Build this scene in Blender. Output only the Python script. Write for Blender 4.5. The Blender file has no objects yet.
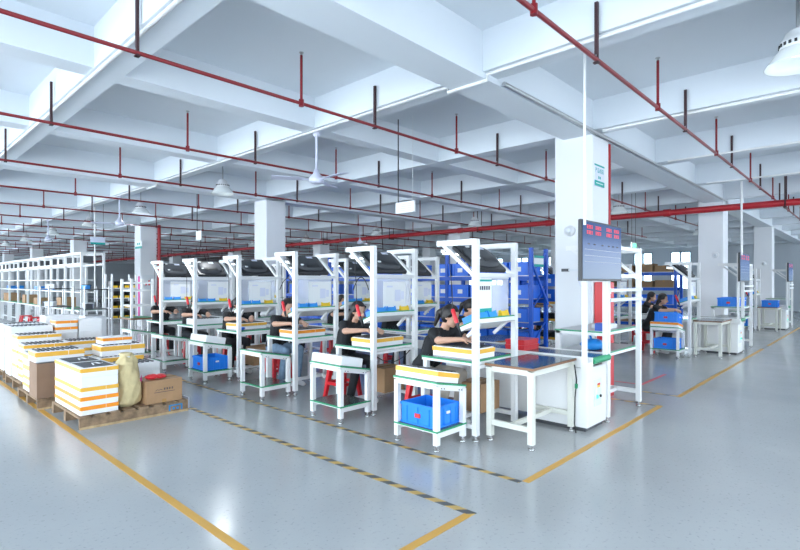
import bpy, bmesh, math, random
import numpy as np
from mathutils import Vector, Matrix, Euler
random.seed(7)
scene = bpy.context.scene
COL = scene.collection
PI = math.pi

# ------------------------------------------------------------------ camera, sky, exposure
HEAD = math.radians(46.8)            # camera heading, clockwise from +Y (the line direction)
CAM_H = 1.55
cam_d = bpy.data.cameras.new('camera')
cam_d.sensor_width = 36.0
cam_d.lens = 511.0 / 800.0 * 36.0
cam_d.shift_y = 7.0 / 800.0          # level camera, horizon on row 282
cam_d.clip_start = 0.05
cam_d.clip_end = 300
cam = bpy.data.objects.new('camera', cam_d)
COL.objects.link(cam)
cam.location = (0, 0, CAM_H)
cam.rotation_euler = (PI / 2, 0, -HEAD)
scene.camera = cam

w = bpy.data.worlds.new('world')
scene.world = w
w.use_nodes = True
bg = w.node_tree.nodes['Background']
bg.inputs[0].default_value = (0.80, 0.905, 1.0, 1)
bg.inputs[1].default_value = 6.0

scene.view_settings.view_transform = 'Standard'
scene.view_settings.look = 'None'
scene.view_settings.gamma = 1
scene.view_settings.use_curve_mapping = False
scene.view_settings.exposure = 0.36
LAMP_POWER = 90.0

# ------------------------------------------------------------------ materials
MATS = {}
def mat(name, col, rough=0.5, metal=0.0, emit=None, es=0.0, noise=None, bump=None, spec=0.5):
    if name in MATS: return MATS[name]
    m = bpy.data.materials.new(name); m.use_nodes = True
    nt = m.node_tree; b = nt.nodes['Principled BSDF']
    b.inputs['Base Color'].default_value = (*col, 1)
    b.inputs['Roughness'].default_value = rough
    b.inputs['Metallic'].default_value = metal
    b.inputs['Specular IOR Level'].default_value = spec
    if emit:
        b.inputs['Emission Color'].default_value = (*emit, 1)
        b.inputs['Emission Strength'].default_value = es
    if noise or bump:
        tc = nt.nodes.new('ShaderNodeTexCoord')
        n = nt.nodes.new('ShaderNodeTexNoise')
        sc, amt = noise if noise else bump
        n.inputs['Scale'].default_value = sc; n.inputs['Detail'].default_value = 5
        nt.links.new(tc.outputs['Object'], n.inputs['Vector'])
        if noise:
            r = nt.nodes.new('ShaderNodeMapRange')
            r.inputs['From Min'].default_value = .3; r.inputs['From Max'].default_value = .7
            r.inputs['To Min'].default_value = 1 - amt; r.inputs['To Max'].default_value = 1 + amt * .4
            mx = nt.nodes.new('ShaderNodeMix'); mx.data_type = 'RGBA'; mx.blend_type = 'MULTIPLY'
            mx.inputs['Factor'].default_value = 1
            mx.inputs['A'].default_value = (*col, 1)
            nt.links.new(n.outputs['Fac'], r.inputs['Value'])
            nt.links.new(r.outputs['Result'], mx.inputs['B'])
            nt.links.new(mx.outputs['Result'], b.inputs['Base Color'])
        if bump:
            n2 = nt.nodes.new('ShaderNodeTexNoise'); n2.inputs['Scale'].default_value = bump[0]
            n2.inputs['Detail'].default_value = 4
            nt.links.new(tc.outputs['Object'], n2.inputs['Vector'])
            bp = nt.nodes.new('ShaderNodeBump'); bp.inputs['Strength'].default_value = bump[1]
            bp.inputs['Distance'].default_value = .02
            nt.links.new(n2.outputs['Fac'], bp.inputs['Height'])
            nt.links.new(bp.outputs['Normal'], b.inputs['Normal'])
    MATS[name] = m
    return m

mat('paint', (.78, .80, .83), .75, noise=(.8, .05))
mat('ceil_paint', (.72, .77, .82), .85, noise=(.5, .05))
mat('white', (.80, .81, .81), .35)
mat('ivory', (.70, .71, .64), .4)
mat('offwhite', (.72, .74, .76), .4)
mat('red_pipe', (.20, .007, .013), .35)
mat('dark_steel', (.04, .012, .016), .5)
mat('main_red', (.42, .012, .02), .35)
mat('green', (.015, .30, .13), .4)
mat('mat_top', (.055, .085, .095), .18, noise=(3, .15))
mat('teal_top', (.05, .11, .14), .12, noise=(2, .15))
mat('cart_mat', (.07, .09, .09), .25)
mat('brown_edge', (.25, .12, .06), .5)
mat('chrome', (.6, .6, .6), .25, 1.0)
mat('steel', (.45, .46, .47), .35, .9)
mat('black_plastic', (.018, .02, .024), .38)
mat('dark_grey', (.06, .065, .075), .45)
mat('blue_bin', (.02, .17, .80), .35)
mat('crate_blue', (.015, .24, .85), .35)
mat('light_blue', (.03, .30, .80), .35)
mat('rack_blue', (.01, .10, .55), .4)
mat('yellow', (.85, .55, .02), .4)
mat('tape_yellow', (.60, .33, .06), .45)
mat('orange_tape', (.90, .30, .01), .4)
mat('amber_tape', (.85, .46, .05), .4)
mat('foam', (.86, .87, .88), .7, bump=(120, .15))
mat('foam_grey', (.70, .74, .78), .7)
mat('kraft', (.42, .25, .13), .75, noise=(6, .12))
mat('kraft_dark', (.27, .17, .11), .75, noise=(6, .12))
mat('packing_tape', (.45, .26, .10), .25)
mat('wood', (.30, .20, .12), .8, noise=(14, .45))
mat('wood_pale', (.52, .37, .20), .8, noise=(14, .3))
mat('sack', (.64, .53, .29), .8, noise=(9, .15), bump=(14, .7))
mat('pink', (.75, .05, .35), .6)
mat('red_plastic', (.68, .02, .03), .35)
mat('red_bag', (.72, .04, .05), .3)
mat('paper', (.85, .87, .88), .6)
mat('paper_blue', (.68, .72, .86), .5)
mat('print', (.40, .43, .50), .6)
mat('print_dark', (.05, .05, .07), .6)
mat('teal', (.0, .36, .32), .5)
mat('skin', (.62, .36, .25), .5)
mat('shirt', (.014, .015, .018), .85)
mat('trousers', (.02, .021, .026), .85)
mat('denim', (.20, .30, .42), .85, noise=(20, .2))
mat('khaki', (.45, .40, .34), .85)
mat('hair', (.014, .010, .009), .45)
mat('shoe', (.70, .70, .70), .6)
mat('lip', (.45, .14, .12), .5)
mat('eye', (.01, .008, .008), .3)
mat('lamp_on', (.9, .95, 1), .4, emit=(.85, .95, 1), es=3.0)
mat('led', (.9, .95, 1), .4, emit=(.9, 1, 1), es=5.0)
mat('green_led', (.05, .8, .4), .4, emit=(.05, .9, .45), es=2.0)
mat('exit_green', (.1, .8, .35), .4, emit=(.12, .95, .4), es=1.6)
mat('reflector', (.82, .86, .86), .25)
mat('fan_white', (.62, .64, .78), .4)
mat('cable_black', (.02, .02, .022), .5)
mat('wall_far', (.50, .55, .60), .85)
mat('blue_ink', (.02, .22, .50), .7)
mat('brown_box', (.30, .19, .10), .75)
mat('denim_bin', (.02, .10, .5), .4)
mat('red_ink', (.65, .04, .05), .5)
mat('red_screen', (.7, .03, .04), .4, emit=(.75, .02, .03), es=.2)
mat('tape_red', (.55, .05, .08), .5)
mat('window_frame', (.30, .42, .50), .4)
# floor: polished concrete with speckle and wear
def floor_mat():
    m = bpy.data.materials.new('floor_concrete'); m.use_nodes = True
    nt = m.node_tree; b = nt.nodes['Principled BSDF']
    tc = nt.nodes.new('ShaderNodeTexCoord')
    def noise(s, d):
        n = nt.nodes.new('ShaderNodeTexNoise'); n.inputs['Scale'].default_value = s; n.inputs['Detail'].default_value = d
        nt.links.new(tc.outputs['Object'], n.inputs['Vector']); return n
    n1 = noise(.45, 6); n2 = noise(38, 3); n3 = noise(2.2, 3)
    cr = nt.nodes.new('ShaderNodeValToRGB')
    cr.color_ramp.elements[0].position = .3; cr.color_ramp.elements[0].color = (.36, .38, .39, 1)
    cr.color_ramp.elements[1].position = .7; cr.color_ramp.elements[1].color = (.44, .46, .465, 1)
    nt.links.new(n1.outputs['Fac'], cr.inputs['Fac'])
    cr2 = nt.nodes.new('ShaderNodeValToRGB')
    cr2.color_ramp.elements[0].position = .27; cr2.color_ramp.elements[0].color = (.72, .72, .72, 1)
    cr2.color_ramp.elements[1].position = .40; cr2.color_ramp.elements[1].color = (1, 1, 1, 1)
    nt.links.new(n2.outputs['Fac'], cr2.inputs['Fac'])
    mx = nt.nodes.new('ShaderNodeMix'); mx.data_type = 'RGBA'; mx.blend_type = 'MULTIPLY'; mx.inputs['Factor'].default_value = .8
    nt.links.new(cr.outputs['Color'], mx.inputs['A']); nt.links.new(cr2.outputs['Color'], mx.inputs['B'])
    cr3 = nt.nodes.new('ShaderNodeValToRGB')
    cr3.color_ramp.elements[0].position = .62; cr3.color_ramp.elements[0].color = (0, 0, 0, 1)
    cr3.color_ramp.elements[1].position = .95; cr3.color_ramp.elements[1].color = (.12, .12, .12, 1)
    nt.links.new(n3.outputs['Fac'], cr3.inputs['Fac'])
    mx2 = nt.nodes.new('ShaderNodeMix'); mx2.data_type = 'RGBA'; mx2.blend_type = 'MIX'
    nt.links.new(cr3.outputs['Color'], mx2.inputs['Factor'])
    nt.links.new(mx.outputs['Result'], mx2.inputs['A']); mx2.inputs['B'].default_value = (.55, .56, .55, 1)
    nt.links.new(mx2.outputs['Result'], b.inputs['Base Color'])
    rr = nt.nodes.new('ShaderNodeMapRange'); rr.inputs['To Min'].default_value = .10; rr.inputs['To Max'].default_value = .28
    nt.links.new(n3.outputs['Fac'], rr.inputs['Value']); nt.links.new(rr.outputs['Result'], b.inputs['Roughness'])
    b.inputs['Specular IOR Level'].default_value = .5
    MATS['floor_concrete'] = m
floor_mat()
def stripe_mat(name, c1, c2, freq):
    m = bpy.data.materials.new(name); m.use_nodes = True
    nt = m.node_tree; b = nt.nodes['Principled BSDF']
    tc = nt.nodes.new('ShaderNodeTexCoord'); sp = nt.nodes.new('ShaderNodeSeparateXYZ')
    nt.links.new(tc.outputs['Object'], sp.inputs[0])
    ad = nt.nodes.new('ShaderNodeMath'); ad.operation = 'ADD'
    nt.links.new(sp.outputs[0], ad.inputs[0]); nt.links.new(sp.outputs[1], ad.inputs[1])
    mu = nt.nodes.new('ShaderNodeMath'); mu.operation = 'MULTIPLY'; mu.inputs[1].default_value = freq
    nt.links.new(ad.outputs[0], mu.inputs[0])
    fr = nt.nodes.new('ShaderNodeMath'); fr.operation = 'FRACT'; nt.links.new(mu.outputs[0], fr.inputs[0])
    gt = nt.nodes.new('ShaderNodeMath'); gt.operation = 'GREATER_THAN'; gt.inputs[1].default_value = .5
    nt.links.new(fr.outputs[0], gt.inputs[0])
    mx = nt.nodes.new('ShaderNodeMix'); mx.data_type = 'RGBA'
    nt.links.new(gt.outputs[0], mx.inputs['Factor'])
    mx.inputs['A'].default_value = (*c1, 1); mx.inputs['B'].default_value = (*c2, 1)
    nt.links.new(mx.outputs['Result'], b.inputs['Base Color']); b.inputs['Roughness'].default_value = .45
    MATS[name] = m
stripe_mat('hazard', (.52, .34, .09), (.07, .075, .08), 5.5)
def glass_mat():
    m = bpy.data.materials.new('window_glass'); m.use_nodes = True
    b = m.node_tree.nodes['Principled BSDF']
    b.inputs['Base Color'].default_value = (.85, .95, 1, 1); b.inputs['Roughness'].default_value = .02
    b.inputs['Transmission Weight'].default_value = 1; b.inputs['IOR'].default_value = 1.1
    MATS['window_glass'] = m
    m = bpy.data.materials.new('clear_film'); m.use_nodes = True
    nt = m.node_tree; b = nt.nodes['Principled BSDF']; b.inputs['Base Color'].default_value = (.80, .84, .95, 1)
    b.inputs['Roughness'].default_value = .15; b.inputs['Alpha'].default_value = .45
    MATS['clear_film'] = m
glass_mat()
def screen_mat():
    m = bpy.data.materials.new('tv_screen'); m.use_nodes = True
    nt = m.node_tree; b = nt.nodes['Principled BSDF']
    tc = nt.nodes.new('ShaderNodeTexCoord'); sp = nt.nodes.new('ShaderNodeSeparateXYZ')
    nt.links.new(tc.outputs['Object'], sp.inputs[0])
    r = nt.nodes.new('ShaderNodeMapRange'); r.inputs['From Min'].default_value = 0; r.inputs['From Max'].default_value = .6
    nt.links.new(sp.outputs[2], r.inputs['Value'])
    cr = nt.nodes.new('ShaderNodeValToRGB')
    cr.color_ramp.elements[0].position = 0; cr.color_ramp.elements[0].color = (.16, .28, .48, 1)
    cr.color_ramp.elements[1].position = .62; cr.color_ramp.elements[1].color = (.08, .19, .52, 1)
    e = cr.color_ramp.elements.new(.74); e.color = (.03, .12, .40, 1)
    nt.links.new(r.outputs['Result'], cr.inputs['Fac'])
    b.inputs['Base Color'].default_value = (.01, .012, .02, 1); b.inputs['Roughness'].default_value = .2; b.inputs['Specular IOR Level'].default_value = .2
    nt.links.new(cr.outputs['Color'], b.inputs['Emission Color']); b.inputs['Emission Strength'].default_value = .5
    MATS['tv_screen'] = m
screen_mat()

# ------------------------------------------------------------------ mesh helpers
class MB:
    def __init__(s): s.v = []; s.f = []; s.m = []; s.sm = []; s.cur = 0; s.smooth = False
    def add(s, vs, fs):
        o = len(s.v); s.v += [tuple(p) for p in vs]
        for f in fs:
            s.f.append(tuple(i + o for i in f)); s.m.append(s.cur); s.sm.append(s.smooth)
    def box(s, x0, x1, y0, y1, z0, z1, M=None):
        vs = [(x, y, z) for x in (x0, x1) for y in (y0, y1) for z in (z0, z1)]
        if M: vs = [M @ Vector(p) for p in vs]
        s.add(vs, [(0, 1, 3, 2), (4, 6, 7, 5), (0, 4, 5, 1), (2, 3, 7, 6), (0, 2, 6, 4), (1, 5, 7, 3)])
        return s
    def chbox(s, x0, x1, y0, y1, z0, z1, c=.006, M=None):
        # box with chamfered vertical and top edges
        def ring(i, z):
            a, b, d, e = x0 + i, x1 - i, y0 + i, y1 - i
            k = c
            return [(a + k, d, z), (b - k, d, z), (b, d + k, z), (b, e - k, z), (b - k, e, z), (a + k, e, z), (a, e - k, z), (a, d + k, z)]
        vs = ring(0, z0) + ring(0, z1 - c) + ring(c, z1)
        if M: vs = [M @ Vector(p) for p in vs]
        fs = [tuple(range(7, -1, -1)), tuple(range(16, 24))]
        for r in range(2):
            for i in range(8):
                j = (i + 1) % 8
                fs.append((r * 8 + i, r * 8 + j, r * 8 + 8 + j, r * 8 + 8 + i))
        s.add(vs, fs); return s
    def bar(s, p, q, w, h=None):
        p = Vector(p); q = Vector(q); h = h or w; d = (q - p).normalized()
        up = Vector((0, 0, 1)) if abs(d.z) < .9 else Vector((0, 1, 0))
        a = d.cross(up).normalized() * w / 2; b = a.normalized().cross(d) * h / 2
        vs = [p - a - b, p + a - b, p + a + b, p - a + b, q - a - b, q + a - b, q + a + b, q - a + b]
        s.add(vs, [(0, 1, 2, 3), (7, 6, 5, 4), (0, 4, 5, 1), (1, 5, 6, 2), (2, 6, 7, 3), (3, 7, 4, 0)]); return s
    def tube(s, pts, r, n=8, caps=True):
        pts = [Vector(p) for p in pts]
        rr = r if isinstance(r, (list, tuple)) else [r] * len(pts)
        sv = s.smooth; s.smooth = True
        vs = []; ref = None
        for i, p in enumerate(pts):
            d = (pts[min(i + 1, len(pts) - 1)] - pts[max(i - 1, 0)]).normalized()
            if ref is None:
                ref = d.cross(Vector((0, 0, 1)) if abs(d.z) < .9 else Vector((1, 0, 0))).normalized()
            a = (ref - d * ref.dot(d)).normalized(); b = d.cross(a); ref = a
            for k in range(n):
                t = 2 * PI * k / n
                vs.append(p + (a * math.cos(t) + b * math.sin(t)) * rr[i])
        fs = []
        for i in range(len(pts) - 1):
            for k in range(n):
                j = (k + 1) % n
                fs.append((i * n + k, i * n + j, i * n + n + j, i * n + n + k))
        s.add(vs, fs); s.smooth = False
        if caps:
            s.add(vs[:n], [tuple(range(n - 1, -1, -1))]); s.add(vs[-n:], [tuple(range(n))])
        s.smooth = sv; return s
    def lathe(s, prof, n=24, M=None):
        sv = s.smooth; s.smooth = True
        vs = []; fs = []
        for (r, z) in prof:
            for k in range(n):
                t = 2 * PI * k / n; p = Vector((r * math.cos(t), r * math.sin(t), z))
                vs.append(M @ p if M else p)
        for i in range(len(prof) - 1):
            for k in range(n):
                j = (k + 1) % n
                fs.append((i * n + k, i * n + j, i * n + n + j, i * n + n + k))
        s.add(vs, fs); s.smooth = sv; return s
    def mesh(s, name, mats):
        me = bpy.data.meshes.new(name)
        me.from_pydata(s.v, [], s.f)
        for m in mats: me.materials.append(MATS[m])
        me.polygons.foreach_set('material_index', s.m)
        me.polygons.foreach_set('use_smooth', s.sm)
        me.update(); return me
    def build(s, name, m, parent=None):
        return link(name, s.mesh(name, [m] if isinstance(m, str) else m), parent)
def link(name, data, parent=None):
    o = bpy.data.objects.new(name, data); COL.objects.link(o)
    if parent: o.parent = parent
    return o
def tag(o, label=None, cat=None, group=None, kind=None):
    if label: o['label'] = label
    if cat: o['category'] = cat
    if group: o['group'] = group
    if kind: o['kind'] = kind
    return o
def thing(name, loc=(0, 0, 0), rz=0, label=None, cat=None, group=None, kind=None):
    o = link(name, None); o.location = loc; o.rotation_euler = (0, 0, rz)
    return tag(o, label, cat, group, kind)
KIDS = {}
def clone(o, parent=None, loc=None, rot=None, label=None, group=None):
    c = o.copy(); COL.objects.link(c); c.parent = parent
    if loc is not None: c.location = loc
    if rot is not None: c.rotation_euler = rot if hasattr(rot, '__len__') else (0, 0, rot)
    if label: c['label'] = label
    if group: c['group'] = group
    for ch in [x for x in o.children if x.name in COL.objects]:
        clone(ch, c)
    return c
PROTO = {}
def inst(key, builder, loc, rot=0, label=None, group=None):
    """first call builds the thing, later calls copy it with its parts"""
    if key not in PROTO:
        o = builder(); PROTO[key] = o
        o.location = loc; o.rotation_euler = rot if hasattr(rot, '__len__') else (0, 0, rot)
        if label: o['label'] = label
        if group: o['group'] = group
        return o
    return clone(PROTO[key], None, loc, rot, label, group)
ORD = ['zeroth', 'first', 'second', 'third', 'fourth', 'fifth', 'sixth', 'seventh', 'eighth', 'ninth', 'tenth', 'eleventh', 'twelfth',
       'thirteenth', 'fourteenth', 'fifteenth', 'sixteenth', 'seventeenth', 'eighteenth', 'nineteenth', 'twentieth', 'twenty-first', 'twenty-second', 'twenty-third', 'twenty-fourth']
def text_mesh(body, size, m, M, parent, name='lettering', align='CENTER', extrude=.0008):
    cu = bpy.data.curves.new('t', 'FONT'); cu.body = body; cu.size = size; cu.extrude = extrude
    cu.align_x = align; cu.align_y = 'CENTER'
    o = bpy.data.objects.new('t', cu); COL.objects.link(o)
    dg = bpy.context.evaluated_depsgraph_get(); dg.update()
    me = bpy.data.meshes.new_from_object(o.evaluated_get(dg))
    bpy.data.objects.remove(o); me.materials.clear(); me.materials.append(MATS[m])
    me.transform(M)
    return link(name, me, parent)
# orientation of flat print: facing -Y (reads left to right along +X), facing -X (reads along -Y)
FACE_NY = Matrix(((1, 0, 0), (0, 0, -1), (0, 1, 0))).to_4x4()
FACE_NX = Matrix(((0, 0, -1), (-1, 0, 0), (0, 1, 0))).to_4x4()
def at(x, y, z, R): return Matrix.Translation((x, y, z)) @ R

# ------------------------------------------------------------------ structure
CEIL = 4.0; BEAM = 3.6
X0, X1, Y0, Y1 = -6.0, 34.0, -5.0, 62.0
fl = MB().box(X0, X1, Y0, Y1, -.2, 0).build('floor', 'floor_concrete'); tag(fl, 'polished grey concrete factory floor', 'floor', kind='structure')
ce = MB().box(X0, X1, Y0, Y1, CEIL, CEIL + .2).build('ceiling', 'ceil_paint'); tag(ce, 'white painted concrete slab ceiling', 'ceiling', kind='structure')
BX = [6.8 + 2.62 * k for k in range(-4, 11)]
BY = [2.82 + 8.0 / 3 * k for k in range(-2, 22)]
for x in BX: MB().box(x, x + .27, Y0, Y1, BEAM, CEIL + .01).build('beam', 'ceil_paint', ce)
for i, y in enumerate(BY):
    wd = .42 if (i - 2) % 3 == 0 else .27
    MB().box(X0, X1, y, y + wd, BEAM - .06 if wd > .3 else BEAM + .003, CEIL + .01).build('beam', 'ceil_paint', ce)
PX = [6.8, 14.66, 22.52]
PY = [2.82 + 8 * k for k in range(0, 7)]
COLW = .55
def pillar():
    return MB().chbox(0, COLW, 0, COLW, 0, BEAM + .006, .012).build('pillar', 'paint')
pn = 0
for i, x in enumerate(PX):
    for j, y in enumerate(PY):
        if i > 0 and j > 4: continue
        o = inst('pillar', pillar, (x, y, 0), 0, f'white square concrete pillar, {ORD[j+1]} in the {ORD[i+1]} pillar row from the pallets')
        tag(o, None, 'pillar', 'white pillars', 'structure')
# far walls with windows
def wall_with_windows():
    xs = X1
    wy = [8.72 - .55 + k * 2.15 for k in range(0, 8)]
    mb = MB(); prev = Y0
    for y in wy:
        mb.box(xs, xs + .2, prev, y, 0, CEIL); prev = y + 1.15
        mb.box(xs, xs + .2, y, y + 1.15, 0, 1.1); mb.box(xs, xs + .2, y, y + 1.15, 3.4, CEIL)
    mb.box(xs, xs + .2, prev, Y1, 0, CEIL)
    wl = mb.build('wall_right', 'wall_far'); tag(wl, 'pale grey end wall with narrow bright windows', 'wall', kind='structure')
    for i, y in enumerate(wy):
        t = thing(f'window_{i+1}', (xs, y, 1.1), 0, 'bright window with pale frame in the grey end wall', 'window', 'end wall windows', 'structure')
        m = MB()
        for a, b in ((0, .07), (.53, .64), (1.08, 1.15)): m.box(-.01, .10, a, b, 0, 2.3)
        for a, b in ((0, .07), (2.22, 2.3), (1.5, 1.58)): m.box(-.01, .10, 0, 1.15, a, b)
        m.build('window_frame', 'window_frame', t)
        for a in (.05, .60): MB().box(.055, .062, a, a + .5, .05, 2.25).build('pane', 'window_glass', t)
wall_with_windows()
wf = MB(); wf.box(X0, X1, Y0 - .2, Y0, 0, .9); wf.box(X0, X1, Y0 - .2, Y0, 3.2, CEIL)  # out of view; added to darken right-facing sides, its openings let daylight in
for k in range(13): wf.box(X0 + 3.2 * k, X0 + 3.2 * k + 1.0, Y0 - .2, Y0, .9, 3.2)
tag(wf.build('wall_front', 'paint'), 'unseen white wall added to shape the daylight, with a row of window openings', 'wall', kind='structure')
tag(MB().box(X0, X1, Y1, Y1 + .2, 0, CEIL).build('wall_back', 'wall_far'), 'distant plain grey back wall', 'wall', kind='structure')

# floor markings
def tape(x0, x1, y0, y1, m, label, z=.002):
    cx, cy = (x0 + x1) / 2, (y0 + y1) / 2
    o = MB().box(x0 - cx, x1 - cx, y0 - cy, y1 - cy, 0, z).build('floor_tape', m)
    o.location = (cx, cy, 0); tag(o, label, 'floor marking', 'floor tapes'); return o
tape(1.50, 1.56, 1.97, 30, 'tape_yellow', 'long yellow floor tape running along the pallet row')
tape(2.79, 2.85, 1.97, 12, 'hazard', 'black and yellow striped tape on the aisle beside the pallets')
tape(3.50, 3.55, 2.03, 12, 'hazard', 'black and yellow striped tape under the front legs of the carts')
tape(1.56, 2.79, 1.97, 2.03, 'tape_yellow', 'short yellow tape joining the aisle corner to striped tape')
tape(3.55, 6.85, 1.97, 2.03, 'tape_yellow', 'yellow tape in front of the white control cabinet and desk')
tape(7.60, 14.4, 1.95, 2.01, 'tape_yellow', 'yellow tape leading past the second line desk')
tape(15.2, 22, 1.95, 2.01, 'tape_yellow', 'yellow tape in front of the third line desk')
tape(6.85, 6.90, 1.97, 3.4, 'hazard', 'dark striped tape beside the foot of the shelf rack by the pillar')
tape(7.60, 7.65, 2.01, 4.5, 'hazard', 'dark striped tape crossing beyond the red floor rectangle')
tape(8.1, 8.15, 2.6, 3.6, 'tape_red', 'red floor tape, one short side of a red rectangle')
tape(8.15, 9.3, 2.6, 2.65, 'tape_red', 'red floor tape, long side of the red rectangle by the aisle')
tape(8.15, 9.3, 3.55, 3.6, 'tape_red', 'red floor tape, long side of the red rectangle by the pillar')

# ------------------------------------------------------------------ ceiling services
PZ = 3.37
def sprinkler_pipe(k, y):
    xa, xb = -2.0, 22.0
    t = thing('sprinkler_pipe', (0, y, PZ), 0, f'thin red sprinkler pipe under the ceiling, {ORD[k+1]} run, counted from the television pillar back', 'pipe', 'parallel red sprinkler pipes')
    MB().tube([(xa, 0, 0), (xb, 0, 0)], .018, 8).build('pipe', 'red_pipe', t)
    far = k > 9
    for i, bx in enumerate(BX):
        x = bx - .03
        if xa < x < xb:
            if k == 0 or ('hang' not in PROTO):
                pass
            if 'hang' not in PROTO:
                m = MB().box(-.012, .012, -.014, .014, -.03, .47); m.box(-.018, .018, -.024, .024, -.03, -.02)
                PROTO['hang'] = m.mesh('hanger', ['dark_steel'])
                PROTO['bolt'] = MB().box(-.014, .014, -.006, .006, -.008, .008).mesh('bolt', ['chrome'])
                m = MB().tube([(0, 0, 0), (0, 0, .49)], .014, 6)
                m.tube([(0, 0, -.03), (0, 0, .04)], .027, 8)
                PROTO['riser'] = m.mesh('riser', ['red_pipe'])
                m = MB().tube([(0, 0, .49), (0, 0, .515)], .012, 6); m.tube([(0, 0, .515), (0, 0, .52)], .025, 8)
                PROTO['head'] = m.mesh('sprinkler_head', ['steel'])
            h = link('hanger', PROTO['hang'], t); h.location = (x, 0, 0)
            if not far:
                for zz in (-.01, .03):
                    b = link('bolt', PROTO['bolt'], h); b.location = (0, 0, zz)
        rx = bx + 1.55
        if xa < rx < xb:
            r = link('riser', PROTO['riser'], t); r.location = (rx, 0, 0)
            if not far: link('sprinkler_head', PROTO['head'], r)
for k in range(17): sprinkler_pipe(k, 1.69 + 2.61 * k)
# thick main
t = thing('fire_main', (13.9, 0, 3.28), 0, 'thick bright red fire main crossing under the thin pipes', 'pipe')
MB().tube([(0, -2, 0), (0, 50, 0)], .075, 12).build('pipe', 'main_red', t)
for y in [0.6 + 3.2 * k for k in range(15)]:
    MB().tube([(0, y, 0), (0, y + .16, 0)], .092, 12).build('coupling', 'main_red', t)
for y in [1.5 + 4 * k for k in range(12)]:
    m = MB(); m.tube([(-.12, y, .72), (-.1, y, -.1), (.1, y, -.1), (.12, y, .72)], .014, 6); m.box(-.13, .13, y - .03, y + .03, -.12, -.09)
    m.build('hanger', 'dark_steel', t)
def conduit(pts, r, m, label):
    tag(MB().tube(pts, r, 8).build('conduit', m), label, 'conduit')
def beam_conduit(x, label):
    pts = [(x, -3, 3.575)]
    for k in range(6):
        y = 2.82 + 8 * k
        pts += [(x, y - .03, 3.575), (x, y - .03, 3.518), (x, y + .45, 3.518), (x, y + .45, 3.575)]
    conduit(pts, .018, 'white', label)
beam_conduit(4.21, 'white conduit run along the beam edge above the stations')
beam_conduit(1.59, 'white conduit run along the beam edge above the pallets')
conduit([(6.84, -3, 3.575), (6.84, 2.7, 3.575)], .018, 'white', 'white conduit run along the beam edge meeting the television pillar')
conduit([(4.5, 2.78, 3.56), (9, 2.78, 3.56), (14.6, 2.78, 3.56)], .024, 'steel', 'grey steel conduit along the main beam past the pillar top')
conduit([(9.36, -2, 3.58), (9.36, 2.6, 3.58)], .016, 'white', 'white conduit under the beam beyond the big lamp')
conduit([(11.98, -2, 3.58), (11.98, 2.6, 3.58)], .016, 'white', 'white conduit under the beam between second line and lamp')
conduit([(4.80, 2.07, 3.98), (4.80, 2.07, 2.1)], .014, 'white', 'thin white conduit dropping from the ceiling to the near television')
conduit([(12.45, 2.07, 3.98), (12.45, 2.07, 2.1)], .02, 'white', 'white conduit dropping from the ceiling to the second line television')
conduit([(4.49, 15.7, 3.98), (4.49, 15.7, 1.0)], .02, 'white', 'white conduit dropping from the ceiling behind the wire trolley')
conduit([(7.47, 2.88, 0), (7.47, 2.88, 3.58)], .045, 'main_red', 'vertical red fire riser beside the television pillar')
conduit([(7.42, 18.78, 0), (7.42, 18.78, 3.58)], .06, 'main_red', 'vertical red fire riser beside the pillar with the pink strip')

# high bay lamps
def high_bay():
    t = thing('high_bay_lamp'); tag(t, 'x', 'lamp')
    MB().tube([(0, 0, .27), (0, 0, .75)], .012, 8).build('stem', 'steel', t)
    MB().lathe([(.0, .28), (.05, .28), (.085, .25), (.10, .20), (.115, .20), (.12, .13), (.11, .125)], 24).build('housing', 'offwhite', t)
    m = MB()
    for k in range(20):
        a = 2 * PI * k / 20; M = Matrix.Rotation(a, 4, 'Z')
        m.box(.112, .124, -.009, .009, .15, .175, M)
    m.build('vent', 'black_plastic', t)
    MB().lathe([(.115, .135), (.15, .10), (.185, .05), (.215, .01), (.222, 0), (.215, 0), (.18, .045), (.145, .095), (.11, .13)], 32).build('reflector', 'reflector', t)
    MB().lathe([(0, .105), (.10, .105), (.10, .125), (0, .125)], 20).build('diffuser', 'lamp_on', t)
    ld = bpy.data.lights.new('lamp_light', 'SPOT'); ld.energy = LAMP_POWER; ld.spot_size = math.radians(150); ld.spot_blend = .6
    ld.shadow_soft_size = .12; ld.color = (.92, .97, 1)
    lo = bpy.data.objects.new('lamp_light', ld); COL.objects.link(lo); lo.parent = t; lo.location = (0, 0, -.02)
    return t
lamps = [(5.06, .47, 'big high bay lamp hanging near the red pipe and beam')]
for k, y in enumerate([9.25, 13.4, 17.5, 21.7, 25.9, 30.1]):
    lamps.append((4.85, y, f'high bay lamp above the station line, {ORD[k+1]} lamp past the ceiling fan'))
for k, y in enumerate([.5, 4.7, 9.0, 13.3, 17.5, 21.7]):
    lamps.append((12.9, y, f'high bay lamp above the second line, {ORD[k+1]} along its row'))
for k, y in enumerate([.5, 4.7, 9.0]):
    lamps.append((20.6, y, f'high bay lamp above the third line, {ORD[k+1]} along its row'))
for x, y, lb in lamps:
    inst('lamp', high_bay, (x, y, 3.25), 0, lb, 'high bay lamps')
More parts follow.
